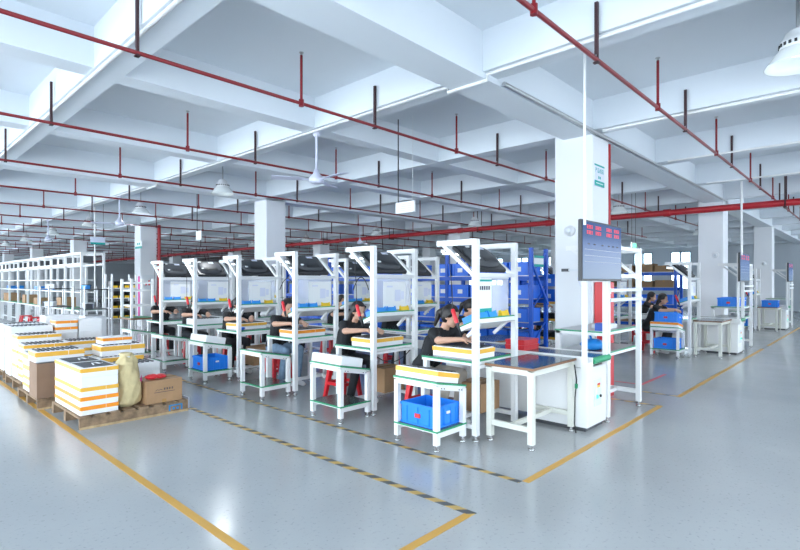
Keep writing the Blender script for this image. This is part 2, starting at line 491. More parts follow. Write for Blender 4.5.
# ceiling fans
def fan():
    t = thing('ceiling_fan'); tag(t, 'x', 'fan')
    MB().tube([(0, 0, .10), (0, 0, .62)], .016, 8).build('rod', 'fan_white', t)
    MB().lathe([(0, .65), (.05, .65), (.05, .60), (.02, .57)], 16).build('canopy', 'fan_white', t)
    MB().lathe([(0, -.06), (.06, -.06), (.10, -.03), (.10, .02), (.05, .07), (.03, .13), (0, .13)], 20).build('motor', 'fan_white', t)
    for k in range(3):
        M = Matrix.Rotation(2 * PI * k / 3 + .5, 4, 'Z') @ Matrix.Rotation(.16, 4, 'X')
        m = MB().box(.08, .20, -.02, .02, -.012, -.004, M)
        m.add([M @ Vector(p) for p in [(.18, -.05, -.006), (.60, -.075, -.006), (.60, .075, -.006), (.18, .05, -.006), (.18, -.05, 0), (.60, -.075, 0), (.60, .075, 0), (.18, .05, 0)]],
              [(3, 2, 1, 0), (4, 5, 6, 7), (0, 1, 5, 4), (1, 2, 6, 5), (2, 3, 7, 6), (3, 0, 4, 7)])
        m.build('blade', 'fan_white', t)
    return t
for x, y, lb in [(4.30, 5.6, 'white three-blade ceiling fan hanging above the third station'), (4.30, 13.2, 'white ceiling fan between two lamps, beyond the six stations'),
                 (4.30, 19.8, 'small distant white ceiling fan above the white gantry frames'), (12.2, 13.4, 'distant white ceiling fan behind the blue bin rack')]:
    inst('fan', fan, (x, y, 2.95), 0, lb, 'ceiling fans')
# hanging signs
def hang_sign(x, y, z, wd, h, axis, m, label, strip=None, txt=None):
    t = thing('hanging_sign', (x, y, z), 0, label, 'sign')
    if axis == 'Y':
        MB().box(-.012, .012, -wd / 2, wd / 2, 0, h).build('panel', m, t)
        for s in (-1, 1): MB().tube([(0, s * wd * .38, h - .02), (0, s * wd * .38, CEIL - z)], .009 if s > 0 else .003, 6).build('cable', 'cable_black' if s > 0 else 'offwhite', t)
        if strip: MB().box(-.014, .0, -wd / 2, wd / 2, 0, h * .28).build('strip', strip, t)
        if txt: text_mesh(txt, h * .36, 'teal', at(-.0135, 0, h * .62, FACE_NX), t)
    else:
        MB().box(-wd / 2, wd / 2, -.012, .012, 0, h).build('panel', m, t)
        for s in (-1, 1): MB().tube([(s * wd * .38, 0, h - .02), (s * wd * .38, 0, CEIL - z)], .005, 5).build('cable', 'cable_black', t)
        if strip: MB().box(-wd / 2, wd / 2, -.014, 0, 0, h * .28).build('strip', strip, t)
        if txt: text_mesh(txt, h * .36, 'teal', at(0, -.0135, h * .62, FACE_NY), t)
    return t
s1 = hang_sign(5.6, 5.15, 2.58, .38, .165, 'Y', 'paper', 'white sign hung on a black cable over the belt')
for k in range(4): MB().box(-.0135, -.011, -.13, .11 - .02 * k, .03 + .03 * k, .042 + .03 * k).build('print_line', 'paper_blue', s1)
hang_sign(5.3, 11.2, 2.5, .24, .20, 'Y', 'paper', 'small square white sign on a long cable before the second pillar')
hang_sign(4.55, 15.66, 2.58, .36, .2, 'X', 'paper_blue', 'pale blue sign with teal strip on the white conduit', 'teal')
e = hang_sign(13.5, 4.55, 2.40, .36, .15, 'X', 'paper', 'green exit sign hung beyond the shelf rack with television')
MB().box(-.08, .14, -.0145, -.012, .03, .12).build('exit_pictogram', 'exit_green', e)
e = hang_sign(27, 14.0, 2.75, .5, .22, 'X', 'exit_green', 'small green exit sign in front of the far window')
hang_sign(7.0, 29.5, 2.75, .3, .15, 'X', 'exit_green', 'tiny green exit sign deep in the hall on the left')

# things on pillars
t = thing('pillar_sign', (6.81, 2.80, 2.86), 0, 'white sign with teal bands high on the television pillar', 'sign')
MB().box(0, .33, 0, .018, 0, .29).build('panel', 'paper_blue', t)
MB().box(0, .33, -.003, .002, .268, .29).build('band', 'teal', t)
MB().box(0, .33, -.003, .002, 0, .07).build('band', 'teal', t)
text_mesh('产品组装', .074, 'teal', at(.165, -.001, .205, FACE_NY), t)
for a, b in ((.12, .15), (.165, .205)): MB().box(a, b, -.0015, .001, .098, .135).build('printed_glyph', 'teal', t)
for q in range(8): MB().box(.05 + .03 * q, .07 + .03 * q, -.0045, -.002, .030, .041).build('printed_glyph', 'paper', t)
t = thing('pillar_sign', (6.78, 18.75, 2.72), 0, 'white and teal sign on the pillar with a pink strip', 'sign')
MB().box(0, .018, -.12, .5, 0, .26).build('panel', 'paper', t)
MB().box(-.003, .002, -.12, .5, 0, .075).build('band', 'teal', t)
for k in range(2): MB().box(-.002, .001, .05 + .16 * k, .15 + .16 * k, .13, .2).build('print_mark', 'teal', t)
tag(MB().box(6.785, 6.80, 18.87, 18.99, .35, 1.75).build('pillar_strip', 'pink'), 'narrow pink vertical strip on the far left pillar', 'strip')
t = thing('notice_board', (6.9, 18.78, 1.35), 0, 'grey notice board with red marks on the pillar by the red riser', 'notice')
MB().box(-.06, .44, 0, .03, -.1, .45).build('panel', 'foam_grey', t)
for a, b in ((.05, .08), (.15, .08), (.25, .08), (.15, .2)): MB().box(a, a + .05, -.004, .001, b, b + .06).build('mark', 'red_ink', t)
# wall light on pillar (oval)
def pillar_cam():
    t = thing('wall_lamp'); tag(t, 'x', 'lamp')
    M = Matrix.Rotation(-PI / 2, 4, 'Y')
    MB().lathe([(0, .0), (.075, 0), (.075, .02), (.055, .05), (0, .05)], 20, M).build('housing', 'offwhite', t)
    MB().lathe([(0, .045), (.045, .05), (.03, .07), (0, .075)], 16, M).build('lens', 'foam_grey', t)
    return t
inst('pcam', pillar_cam, (6.795, 3.14, 2.26), 0, 'round wall lamp on the television pillar', 'round lamps on pillars')
inst('pcam', pillar_cam, (14.655, 2.98, 2.22), 0, 'round wall lamp on the pillar behind the second line', 'round lamps on pillars')
inst('pcam', pillar_cam, (22.515, 3.05, 2.22), 0, 'round wall lamp on the pillar behind the third line', 'round lamps on pillars')
t = thing('wall_socket', (6.80, 2.95, 1.70), 0, 'small dark cable bracket on the television pillar', 'socket')
MB().box(-.03, 0, 0, .28, 0, .03).build('rail', 'foam_grey', t); MB().box(-.04, 0, .2, .3, -.005, .035).build('plug', 'dark_grey', t)
MB().tube([(-.02, .02, 0), (-.05, .06, -.10), (-.05, .02, -.2), (-.03, -.08, -.24)], .008, 6).build('cable', 'paper_blue', t)
t = thing('fire_cabinet', (6.83, 2.66, .25), 0, 'tall red fire cabinet standing against the television pillar', 'fire cabinet')
MB().chbox(0, .30, 0, .155, -.25, 1.30, .01).build('body', 'red_plastic', t)
MB().box(.03, .16, -.012, .001, 1.14, 1.22).build('label_plate', 'paper', t)
MB().lathe([(.05, 0), (.06, .006), (.07, 0)], 20, at(.16, -.001, .45, FACE_NY)).build('round_emboss', 'red_plastic', t)

# ------------------------------------------------------------------ furniture builders
def foot(m, x, y, s=.06):
    m.tube([(x, y, .018), (x, y, s + .01)], .012, 6); m.lathe([(0, 0), (.03, 0), (.03, .012), (.012, .022), (0, .022)], 10, Matrix.Translation((x, y, 0)))
TT = .78
def station(wd=.72, monitor=True, ln=.66):
    """bench with an overhead rack; origin at the foot of the outer upright, bench runs to +y, worker sits beyond it"""
    t = thing('workstation'); tag(t, 'x', 'workbench')
    u = .055
    for x in (0, wd):
        up = MB().box(x - u / 2, x + u / 2, -u / 2, u / 2, .06, 1.97).build('upright', 'white', t)
        m = MB(); foot(m, x, 0); m.build('levelling_foot', 'chrome', up)
        lg = MB().box(x - .025, x + .025, ln - .06, ln - .01, .06, TT - .035).build('leg', 'white', t)
        m = MB(); foot(m, x, ln - .035); m.build('levelling_foot', 'chrome', lg)
        MB().box(x - .022, x + .022, u / 2, .47, 1.915, 1.97).build('top_arm', 'white', t)
        MB().bar((x, .40, 1.93), (x, .0, 1.60), .036, .036).build('diagonal_brace', 'white', t)
        MB().box(x - .02, x + .02, u / 2, ln - .06, .12, .16).build('side_stretcher', 'white', t)
    MB().box(u / 2, wd - u / 2, -.02, .02, 1.60, 1.64).build('cross_rail', 'offwhite', t)
    MB().box(.02, wd - .02, ln * .5 - .02, ln * .5 + .02, .12, .16).build('floor_stretcher', 'white', t)
    tt = MB().box(-u / 2 - .005, wd + .01, u / 2 + .003, ln, TT - .045, TT - .02).build('table_top', 'white', t)
    MB().box(-u / 2 - .008, wd + .012, u / 2 + .002, ln + .003, TT - .02, TT - .003).build('edge_band', 'green', tt)
    MB().box(-u / 2 + .004, wd, u / 2 + .012, ln - .01, TT - .004, TT).build('bench_mat', 'mat_top', tt)
    MB().box(-u / 2 + .005, wd, -.022, u / 2 - .006, TT - .075, TT - .045).build('apron_rail', 'white', t)
    # sloping bin shelf
    M = Matrix.Translation((0, .06, 1.165)) @ Matrix.Rotation(-math.radians(22), 4, 'X')
    sh = MB().box(.032, wd - .032, -.08, .17, -.05, -.008, M).build('bin_shelf', 'white', t)
    MB().box(.030, wd - .030, -.085, .175, -.008, .004, M).build('edge_band', 'green', sh)
    for x in (.12, wd - .12):
        MB().bar((x, .03, 1.13), (x, .18, 1.0), .03).build('shelf_bracket', 'white', t)
    lb = MB().box(.02, wd - .02, .40, .45, 1.85, 1.885).build('light_bar', 'white', t)
    MB().box(.05, wd - .05, .405, .445, 1.838, 1.851).build('light_tube', 'led', lb)
    return t
def shelf_point(x, yl):
    M = Matrix.Translation((0, .06, 1.165)) @ Matrix.Rotation(-math.radians(22), 4, 'X')
    return M @ Vector((x, yl, .004))
SHELF_ROT = -math.radians(22)
def monitor_obj():
    """panel back: local x width, y up the slope, z out of the back"""
    t = thing('monitor'); tag(t, 'x', 'monitor')
    MB().chbox(0, .54, 0, .40, -.02, .022, .012).build('casing', 'black_plastic', t)
    # bulged back
    m = MB(); m.smooth = True
    n = 24; rings = [(1.0, .0), (.94, .030), (.80, .045), (.4, .052), (0.02, .053)]
    vs = []; fs = []
    for s, z in rings:
        for k in range(n):
            a = 2 * PI * k / n
            ca, sa = math.cos(a), math.sin(a)
            ex = abs(ca) ** .7 * (1 if ca >= 0 else -1); ey = abs(sa) ** .7 * (1 if sa >= 0 else -1)
            vs.append((.27 + .23 * s * ex, .20 + .165 * s * ey, .022 + z))
    for i in range(len(rings) - 1):
        for k in range(n):
            j = (k + 1) % n; fs.append((i * n + k, i * n + j, i * n + n + j, i * n + n + k))
    fs.append(tuple(range((len(rings) - 1) * n, len(rings) * n)))
    m.add(vs, fs); bk = m.build('back_shell', 'dark_grey', t)
    MB().box(.26, .36, .27, .31, .070, .0765).build('maker_plate', 'paper_blue', bk)
    MB().box(.09, .13, .30, .325, .058, .072).build('sticker', 'paper', bk)
    MB().box(.08, .12, .11, .135, .062, .074).build('sticker', 'paper', bk)
    m = MB()
    for k in range(5): m.box(.16, .38, .075 + .018 * k, .081 + .018 * k, .064, .0745)
    m.build('vent_slots', 'black_plastic', bk)
    MB().box(.02, .52, .02, .38, -.023, -.0195).build('screen', 'tv_screen', t)
    return t
def sheet_obj():
    t = thing('instruction_sheet'); tag(t, 'x', 'sheet')
    MB().box(0, .40, -.002, .002, 0, .34).build('paper', 'paper', t)
    for (a, b, c, d) in [(.20, .30, .10, .24), (.31, .36, .12, .22), (.06, .16, .27, .29)]:
        MB().box(a, b, -.0035, -.002, c, d).build('printed_figure', 'paper_blue', t)
    return t
def film_obj():
    t = thing('plastic_pocket'); tag(t, 'x', 'plastic pocket')
    MB().box(0, .64, -.001, .001, 0, .40).build('film', 'clear_film', t)
    MB().box(0, .64, -.004, .004, .395, .412).build('hanging_strip', 'offwhite', t)
    return t
def bin_obj(m, wx=.14, wy=.22, h=.07):
    t = thing('parts_bin'); tag(t, 'x', 'bin')
    b = MB(); th = .006
    b.box(0, wx, 0, wy, 0, th)
    b.box(0, th, 0, wy, th, h); b.box(wx - th, wx, 0, wy, th, h); b.box(th, wx - th, 0, th, th, h * .8); b.box(th, wx - th, wy - th, wy, th, h * .65)
    b.build('tub', m, t)
    c = MB()
    for k in range(6):
        x = th + .012 + (k % 2) * (wx * .42); y = .02 + (k // 2) * (wy * .3)
        c.chbox(x, x + wx * .36, y, y + wy * .25, th, h * (.62 + .1 * ((k * 7) % 3)), .006)
    c.build('small_parts', 'foam_grey' if m != 'yellow' else 'yellow', t)
    return t
def driver_obj():
    """electric screwdriver hanging point at origin, hangs down"""
    t = thing('electric_screwdriver'); tag(t, 'x', 'screwdriver')
    M = Matrix.Rotation(-.38, 4, 'X')
    MB().lathe([(0, 0), (.014, -.002), (.021, -.015), (.022, -.12), (.018, -.145), (.020, -.15)], 12, M).build('handle', 'red_plastic', t)
    MB().lathe([(.019, -.148), (.017, -.18), (.010, -.21), (.005, -.22), (.004, -.28), (0, -.28)], 10, M).build('chuck', 'black_plastic', t)
    MB().lathe([(0, .012), (.008, .010), (.009, 0), (0, -.002)], 8, M).build('strain_relief', 'black_plastic', t)
    MB().tube([(0, 0, .01), (.005, .01, .2), (.02, .05, .42), (.03, .06, .60)], .0045, 5).build('cord', 'cable_black', t)
    return t
def stool_obj():
    t = thing('plastic_stool'); tag(t, 'x', 'stool')
    MB().chbox(-.15, .15, -.15, .15, .42, .45, .01).build('seat', 'red_plastic', t)
    for a in (-1, 1):
        for b in (-1, 1):
            m = MB()
            m.add([(a * .19, b * .19, 0), (a * .15, b * .19, 0), (a * .15, b * .15, 0), (a * .19, b * .15, 0),
                   (a * .145, b * .145, .42), (a * .085, b * .145, .42), (a * .085, b * .085, .42), (a * .145, b * .085, .42)],
                  [(0, 1, 2, 3), (4, 5, 6, 7), (0, 1, 5, 4), (1, 2, 6, 5), (2, 3, 7, 6), (3, 0, 4, 7)])
            m.build('leg', 'red_plastic', t)
    for s in (-1, 1):
        MB().box(-.14, .14, s * .155 - .008, s * .155 + .008, .20, .24).build('crossbar', 'red_plastic', t)
        MB().box(s * .155 - .008, s * .155 + .008, -.14, .14, .20, .24).build('crossbar', 'red_plastic', t)
    return t
CT = .64; TILT = .19
def cart_obj():
    t = thing('side_cart'); tag(t, 'x', 'cart')
    W, L, u = .45, .54, .048
    for x in (u / 2, W - u / 2):
        for y in (u / 2, L - u / 2):
            lg = MB().box(x - u / 2, x + u / 2, y - u / 2, y + u / 2, .055, CT - .032 - math.tan(TILT) * (x + u / 2)).build('leg', 'white', t)
            m = MB(); foot(m, x, y, .05); m.build('levelling_foot', 'chrome', lg)
    for nm, z in (('top_board', 0), ('lower_shelf', .19)):
        ins = 0 if nm == 'top_board' else .004
        M = Matrix.Translation((0, 0, CT)) @ Matrix.Rotation(TILT, 4, 'Y') if nm == 'top_board' else None
        k = ins * 2.5
        p = MB().box(k, W - k, k, L - k, z - .03, z - .018, M).build(nm, 'white', t)
        MB().box(-.006 + ins, W + .006 - ins, -.006 + ins, L + .006 - ins, z - .018, z - .003, M).build('edge_band', 'green', p)
        MB().box(.008, W - .008, .008, L - .008, z - .004, z, M).build('board_mat', 'cart_mat', p)
        for (a, b, c, d) in ((u, W - u, .006, .04), (u, W - u, L - .04, L - .006), (.006, .04, u, L - u), (W - .04, W - .006, u, L - u)):
            if nm == 'lower_shelf' and a < .04: continue
            MB().box(a, b, c, d, z - .07, z - .03, M).build('rail', 'white', p)
    for x in (.07, .11, W - .07, W - .11): MB().box(x - .004, x + .004, -.003, .006, CT - .06 - TILT * x, CT - .052 - TILT * x).build('bolt', 'dark_grey', t)
    return t
def tray_obj(band, items, L=.54, W=.36, h=.10, name='foam_tray'):
    """foam packing tray: long side on x"""
    t = thing(name); tag(t, 'x', 'tray')
    MB().chbox(0, L, 0, W, 0, h, .008).build('body', 'foam', t)
    if band:
        m = MB(); e = .0025
        m.box(-e, L * .66, -e, 0, h * .50, h * .92); m.box(L * .67, L + e, -e, 0, h * .50, h * .92)
        m.box(-e, 0, 0, W, h * .50, h * .92); m.box(L, L + e, 0, W, h * .50, h * .92); m.box(-e, L + e, W, W + e, h * .50, h * .92)
        m.build('tape_band', band, t)
    if items == 'rows':
        n = 9
        for i in range(n):
            x = .03 + i * (L - .06) / n
            MB().box(x, x + (L - .06) / n * .42, .03, W - .03, h - .002, h + .012).build('packed_unit', 'dark_grey', t)
    elif items == 'black':
        for i in range(2):
            for j in range(4):
                x = .03 + i * (L - .04) / 2; y = .025 + j * (W - .04) / 4
                MB().box(x, x + (L - .08) / 2, y, y + (W - .06) / 4 * .9, h - .002, h + .012).build('packed_unit', 'black_plastic', t)
    elif items == 'dark':
        MB().box(.04, L - .04, .03, W - .03, h - .001, h + .003).build('dark_print', 'dark_grey', t)
        MB().tube([(L * .45, W * .3, h + .008), (L * .5, W * .55, h + .008), (L * .62, W * .6, h + .008), (L * .66, W * .4, h + .008), (L * .75, W * .45, h + .008)], .007, 6).build('cord', 'foam', t)
    return t
def crate_obj(m='crate_blue', L=.37, W=.42, h=.20):
    t = thing('plastic_crate'); tag(t, 'x', 'crate')
    th = .008; b = MB()
    b.box(0, L, 0, W, 0, th); b.box(0, L, 0, th, th, h); b.box(0, L, W - th, W, th, h); b.box(0, th, th, W - th, th, h); b.box(L - th, L, th, W - th, th, h)
    b.build('tub', m, t)
    r = MB(); e = .01
    for z0, z1 in ((h - .028, h - .004), (.0, .012)):
        r.box(-e, L + e, -e, 0, z0, z1); r.box(-e, L + e, W, W + e, z0, z1); r.box(-e, 0, 0, W, z0, z1); r.box(L, L + e, 0, W, z0, z1)
    r.build('rim', m, t)
    k = MB()
    for x in (.06, L * .36, L * .64, L - .06): k.box(x - .004, x + .004, -.008, 0, .012, h - .028); k.box(x - .004, x + .004, W, W + .008, .012, h - .028)
    for y in (.07, W * .5, W - .07): k.box(-.008, 0, y - .004, y + .004, .012, h - .028)
    k.build('rib', m, t)
    MB().box(-.0095, -.001, W * .42, W * .58, h * .35, h * .55).build('printed_mark', 'red_ink', t)
    MB().chbox(L * .44, L * .58, -.014, -.004, h * .58, h * .70, .002).build('handle_slot', 'paper', t)
    return t
def carton_obj(L, W, h, m='kraft', tape=True):
    t = thing('cardboard_carton'); tag(t, 'x', 'carton')
    MB().box(0, L, 0, W, 0, h).build('body', m, t)
    MB().box(0, L, 0, W / 2 - .002, h, h + .004).build('flap', m, t); MB().box(0, L, W / 2 + .002, W, h, h + .004).build('flap', m, t)
    if tape:
        s = MB(); s.box(-.001, L + .001, W / 2 - .025, W / 2 + .025, h + .003, h + .0055)
        s.box(-.0015, 0, W / 2 - .025, W / 2 + .025, h * .75, h + .004); s.box(L, L + .0015, W / 2 - .025, W / 2 + .025, h * .75, h + .004)
        s.build('packing_tape', 'packing_tape', t)
    return t

# ------------------------------------------------------------------ people
def _capsule(m, a, b, ra, rb, n=12):
    a = Vector(a); b = Vector(b); d = (b - a); L = d.length; d.normalize()
    pts = []; rs = []
    for k in range(4):
        t = PI / 2 * (1 - k / 4); pts.append(a - d * ra * math.sin(t) * .999); rs.append(max(ra * math.cos(t), .0006))
    for k in range(0, 6): pts.append(a + d * L * k / 5); rs.append(ra + (rb - ra) * k / 5)
    for k in range(1, 5):
        t = PI / 2 * k / 4; pts.append(b + d * rb * math.sin(t) * .999); rs.append(max(rb * math.cos(t), .0006))
    m.tube(pts, rs, n)
def _ellipsoid(m, c, r, n=18):
    prof = []
    vs = []; fs = []; K = 12
    for i in range(K + 1):
        ph = -PI / 2 + PI * i / K
        for k in range(n):
            t = 2 * PI * k / n
            rr = max(math.cos(ph), .004)
            vs.append((c[0] + r[0] * rr * math.cos(t), c[1] + r[1] * rr * math.sin(t), c[2] + r[2] * math.sin(ph)))
    for i in range(K):
        for k in range(n):
            j = (k + 1) % n; fs.append((i * n + k, i * n + j, i * n + n + j, i * n + n + k))
    fs.append(tuple(range(n - 1, -1, -1))); fs.append(tuple(range(K * n, K * n + n)))
    m.add(vs, fs)
def remesh(prims, voxel, mats, smooth=4):
    """prims: ('c', label, a, b, ra, rb) or ('e', label, centre, radii) -> one continuous skin, coloured by nearest primitive"""
    m = MB()
    for p in prims:
        if p[0] == 'c': _capsule(m, *p[2:])
        else: _ellipsoid(m, *p[2:])
    me = m.mesh('raw', [mats[0][1]])
    o = bpy.data.objects.new('raw', me); COL.objects.link(o)
    r = o.modifiers.new('r', 'REMESH'); r.mode = 'VOXEL'; r.voxel_size = voxel; r.use_smooth_shade = True
    s = o.modifiers.new('s', 'SMOOTH'); s.iterations = smooth; s.factor = .5
    dg = bpy.context.evaluated_depsgraph_get(); dg.update()
    out = bpy.data.meshes.new_from_object(o.evaluated_get(dg))
    bpy.data.objects.remove(o)
    out.materials.clear()
    for lb, mm in mats: out.materials.append(MATS[mm])
    idx = {lb: i for i, (lb, mm) in enumerate(mats)}
    n = len(out.polygons); co = np.empty(n * 3); out.polygons.foreach_get('center', co); co = co.reshape(n, 3)
    best = np.full(n, 1e9); lab = np.zeros(n, int)
    for p in prims:
        if p[0] == 'c':
            a = np.array(p[2]); b = np.array(p[3]); d = b - a
            t = np.clip(((co - a) @ d) / (d @ d), 0, 1)
            ds = np.linalg.norm(co - (a + t[:, None] * d), axis=1) - (p[4] + (p[5] - p[4]) * t)
        else:
            c = np.array(p[2]); rr = np.array(p[3])
            q = np.linalg.norm((co - c) / rr, axis=1); ds = (q - 1) * rr.min()
        k = ds < best; best[k] = ds[k]; lab[k] = idx[p[1]]
    out.polygons.foreach_set('material_index', lab.astype(np.int32))
    out.polygons.foreach_set('use_smooth', np.ones(n, bool)); out.update()
    return out
def hand_prims(wrist, tip, up, side, curl):
    """palm + four fingers + thumb; side=+1 thumb towards -x"""
    w = Vector(wrist); d = (Vector(tip) - w).normalized(); u = Vector(up).normalized()
    lat = d.cross(u).normalized() * side
    u = lat.cross(d).normalized() * side
    if u.z < 0: u = -u
    P = []
    pc = w + d * .05
    P.append(('c', 'skin', tuple(w), tuple(w + d * .03), .024, .026))
    for k, (off, ln) in enumerate([(-.028, .066), (-.010, .076), (.010, .072), (.028, .056)]):
        base = w + d * .078 + lat * off
        P.append(('c', 'skin', tuple(w + d * .02 + lat * off * .7), tuple(base), .014, .0115))
        mid = base + (d * math.cos(curl * .5) - u * math.sin(curl * .5)) * ln * .5
        end = mid + (d * math.cos(curl * 1.5) - u * math.sin(curl * 1.5)) * ln * .45
        P.append(('c', 'skin', tuple(base), tuple(mid), .0095, .0088)); P.append(('c', 'skin', tuple(mid), tuple(end), .0088, .0072))
    b = w + d * .028 - lat * .028
    m_ = b + (d * .6 - lat * .75 - u * .3).normalized() * .036
    e_ = m_ + (d * .9 - lat * .15 - u * .45).normalized() * .03
    P.append(('c', 'skin', tuple(b), tuple(m_), .013, .0105)); P.append(('c', 'skin', tuple(m_), tuple(e_), .0105, .0085))
    return P
def head_prims(c, pitch, yaw=0.0):
    """face looks to -y at pitch 0; returns prims in body space plus transform"""
    R = Matrix.Rotation(yaw, 3, 'Z') @ Matrix.Rotation(pitch, 3, 'X')
    def T(p): return tuple(Vector(c) + R @ Vector(p))
    P = [('e', 'skin', T((0, .012, .03)), (.076, .092, .092)),
         ('e', 'skin', T((0, -.018, -.035)), (.060, .068, .070)),
         ('c', 'skin', T((0, -.055, -.075)), T((0, -.05, -.07)), .026, .026),
         ('c', 'skin', T((0, -.088, .01)), T((0, -.104, -.022)), .009, .014),
         ('e', 'skin', T((.076, .012, -.008)), (.012, .02, .03)), ('e', 'skin', T((-.076, .012, -.008)), (.012, .02, .03)),
         ('e', 'lip', T((0, -.083, -.052)), (.024, .010, .009))]
    return P, T
def person(key, joints, pitch, yaw=0.0, hair='pony', voxel=.0085):
    """joints: dict of posed joint positions; builds body (one mesh) with hair and eyes as children"""
    J = joints; P = []
    head, T = head_prims(J['head'], pitch, yaw)
    P += head
    P.append(('c', 'skin', J['neck'], T((0, .02, -.05)), .050, .047))
    ch, pe = Vector(J['chest']), Vector(J['pelvis'])
    up = (Vector(J['neck']) - pe).normalized()
    mid = (ch + pe) / 2
    P.append(('c', 'shirt', tuple(ch + Vector((-.075, 0, .02))), tuple(mid + Vector((-.06, 0, 0))), .105, .095))
    P.append(('c', 'shirt', tuple(ch + Vector((.075, 0, .02))), tuple(mid + Vector((.06, 0, 0))), .105, .095))
    P.append(('c', 'shirt', tuple(mid + Vector((-.06, 0, 0))), tuple(pe + Vector((-.07, 0, .04))), .096, .112))
    P.append(('c', 'shirt', tuple(mid + Vector((.06, 0, 0))), tuple(pe + Vector((.07, 0, .04))), .096, .112))
    P.append(('c', 'shirt', tuple(ch), tuple(Vector(J['neck']) + Vector((0, .01, -.03))), .09, .062))
    P.append(('c', 'trousers', tuple(pe + Vector((-.07, .0, -.005))), tuple(pe + Vector((.07, .0, -.005))), .112, .112))
    for s, sd in (('l', 1), ('r', -1)):
        sh, el, wr, tp = [Vector(J[k + s]) for k in ('sh_', 'el_', 'wr_', 'tip_')]
        P.append(('c', 'shirt', tuple(Vector(J['neck']) + Vector((0, .015, -.05))), tuple(sh), .055, .064))
        P.append(('c', 'shirt', tuple(sh), tuple(sh + (el - sh) * .62), .064, .060))
        P.append(('c', 'skin', tuple(sh), tuple(el), .046, .039)); P.append(('c', 'skin', tuple(el), tuple(wr), .040, .025))
        P += hand_prims(wr, tp, (0, 0, 1), sd, .5)
        hp, kn, an, toe = [Vector(J[k + s]) for k in ('hip_', 'kn_', 'an_', 'toe_')]
        P.append(('c', 'trousers', tuple(hp), tuple(kn), .088, .066)); P.append(('c', 'trousers', tuple(kn), tuple(an), .064, .050))
        P.append(('c', 'shoe', tuple(an + Vector((0, .02, -.035))), tuple(toe), .042, .034))
    body = remesh(P, voxel, [('skin', 'skin'), ('shirt', 'shirt'), ('trousers', 'trousers'), ('shoe', 'shoe'), ('lip', 'lip')])
    H = [('e', 'hair', T((0, .026, .042)), (.088, .098, .095)), ('e', 'hair', T((0, .045, -.005)), (.082, .072, .09))]
    for s in (-1, 1): H.append(('c', 'hair', T((s * .068, -.03, .075)), T((s * .078, .015, .0)), .016, .018))
    if hair == 'pony':
        H.append(('c', 'hair', T((0, .10, .05)), T((0, .15, -.02)), .035, .04)); H.append(('c', 'hair', T((0, .15, -.02)), T((0, .15, -.17)), .038, .016))
    elif hair == 'long':
        for s in (-1, 0, 1): H.append(('c', 'hair', T((s * .05, .06, -.02)), T((s * .055, .075, -.20)), .042, .028))
    hm = remesh(H, .0085, [('hair', 'hair')], 3)
    # cut face opening: hair vertices in front are pushed inside the skull
    Ri = (Matrix.Rotation(yaw, 3, 'Z') @ Matrix.Rotation(pitch, 3, 'X')).inverted(); cc = Vector(J['head'])
    for v in hm.vertices:
        q = Ri @ (v.co - cc)
        if q.y < -.045 and q.z < .085: v.co = cc + Ri.inverted() @ Vector((q.x * .6, q.y * .35, q.z))
    em = MB()
    ey = []
    for s in (-1, 1):
        e_ = MB(); _ellipsoid(e_, (0, 0, 0), (.011, .006, .006), 10); ey.append((e_.mesh('eye', ['eye']), T((s * .030, -.0735, .008))))
    PROTO[key] = (body, hm, ey)
def put_person(key, loc, rz, label, legs=None, cat='person', name='person', group=None):
    body, hm, ey = PROTO[key]
    o = link(name, body); o.location = loc; o.rotation_euler = (0, 0, rz); tag(o, label, cat, group)
    if legs:
        o.material_slots[2].link = 'OBJECT'; o.material_slots[2].material = MATS[legs]
    link('hair', hm, o)
    for me, p in ey:
        e_ = link('eye', me, o); e_.location = p
    return o
def seated(lean=0.24, wl=(.12, -.56, .90), wr=(-.10, -.58, .90), hx=0.0, hf=.09):
    return dict(pelvis=(0, 0, .56), chest=(0, -lean * .62, .86), neck=(0, -lean, 1.04), head=(hx, -lean - hf, 1.17),
                sh_l=(.165, -lean * .92, 1.0), sh_r=(-.165, -lean * .92, 1.0), el_l=(.235, -lean - .10, .935), el_r=(-.235, -lean - .10, .935),
                wr_l=wl, wr_r=wr, tip_l=(wl[0] - .06, wl[1] - .14, wl[2] - .03), tip_r=(wr[0] + .06, wr[1] - .14, wr[2] - .03),
                hip_l=(.09, -.02, .54), hip_r=(-.09, -.02, .54), kn_l=(.12, -.42, .545), kn_r=(-.12, -.42, .545),
                an_l=(.12, -.36, .10), an_r=(-.13, -.30, .10), toe_l=(.13, -.50, .036), toe_r=(-.14, -.44, .036))
person('sit_a', seated(.28, (.10, -.56, .95), (-.08, -.58, .95)), .40, .15, 'pony')
person('sit_b', seated(.22, (.14, -.52, .95), (-.06, -.54, .95)), .30, 0, 'long')
person('sit_c', seated(.20, (.13, -.50, .95), (-.11, -.52, .95)), .42, -.1, 'short')
person('stand', dict(pelvis=(0, 0, .92), chest=(0, -.02, 1.24), neck=(0, -.02, 1.43), head=(0, -.05, 1.57), sh_l=(.18, -.01, 1.37), sh_r=(-.18, -.01, 1.37),
    el_l=(.22, -.10, 1.12), el_r=(-.22, -.10, 1.12), wr_l=(.15, -.32, 1.10), wr_r=(-.15, -.32, 1.10), tip_l=(.12, -.46, 1.09), tip_r=(-.12, -.46, 1.09),
    hip_l=(.09, 0, .90), hip_r=(-.09, 0, .90), kn_l=(.10, -.03, .48), kn_r=(-.10, .01, .48), an_l=(.10, .02, .10), an_r=(-.10, .05, .10), toe_l=(.12, -.12, .036), toe_r=(-.12, -.09, .036)), .25, 0, 'short')

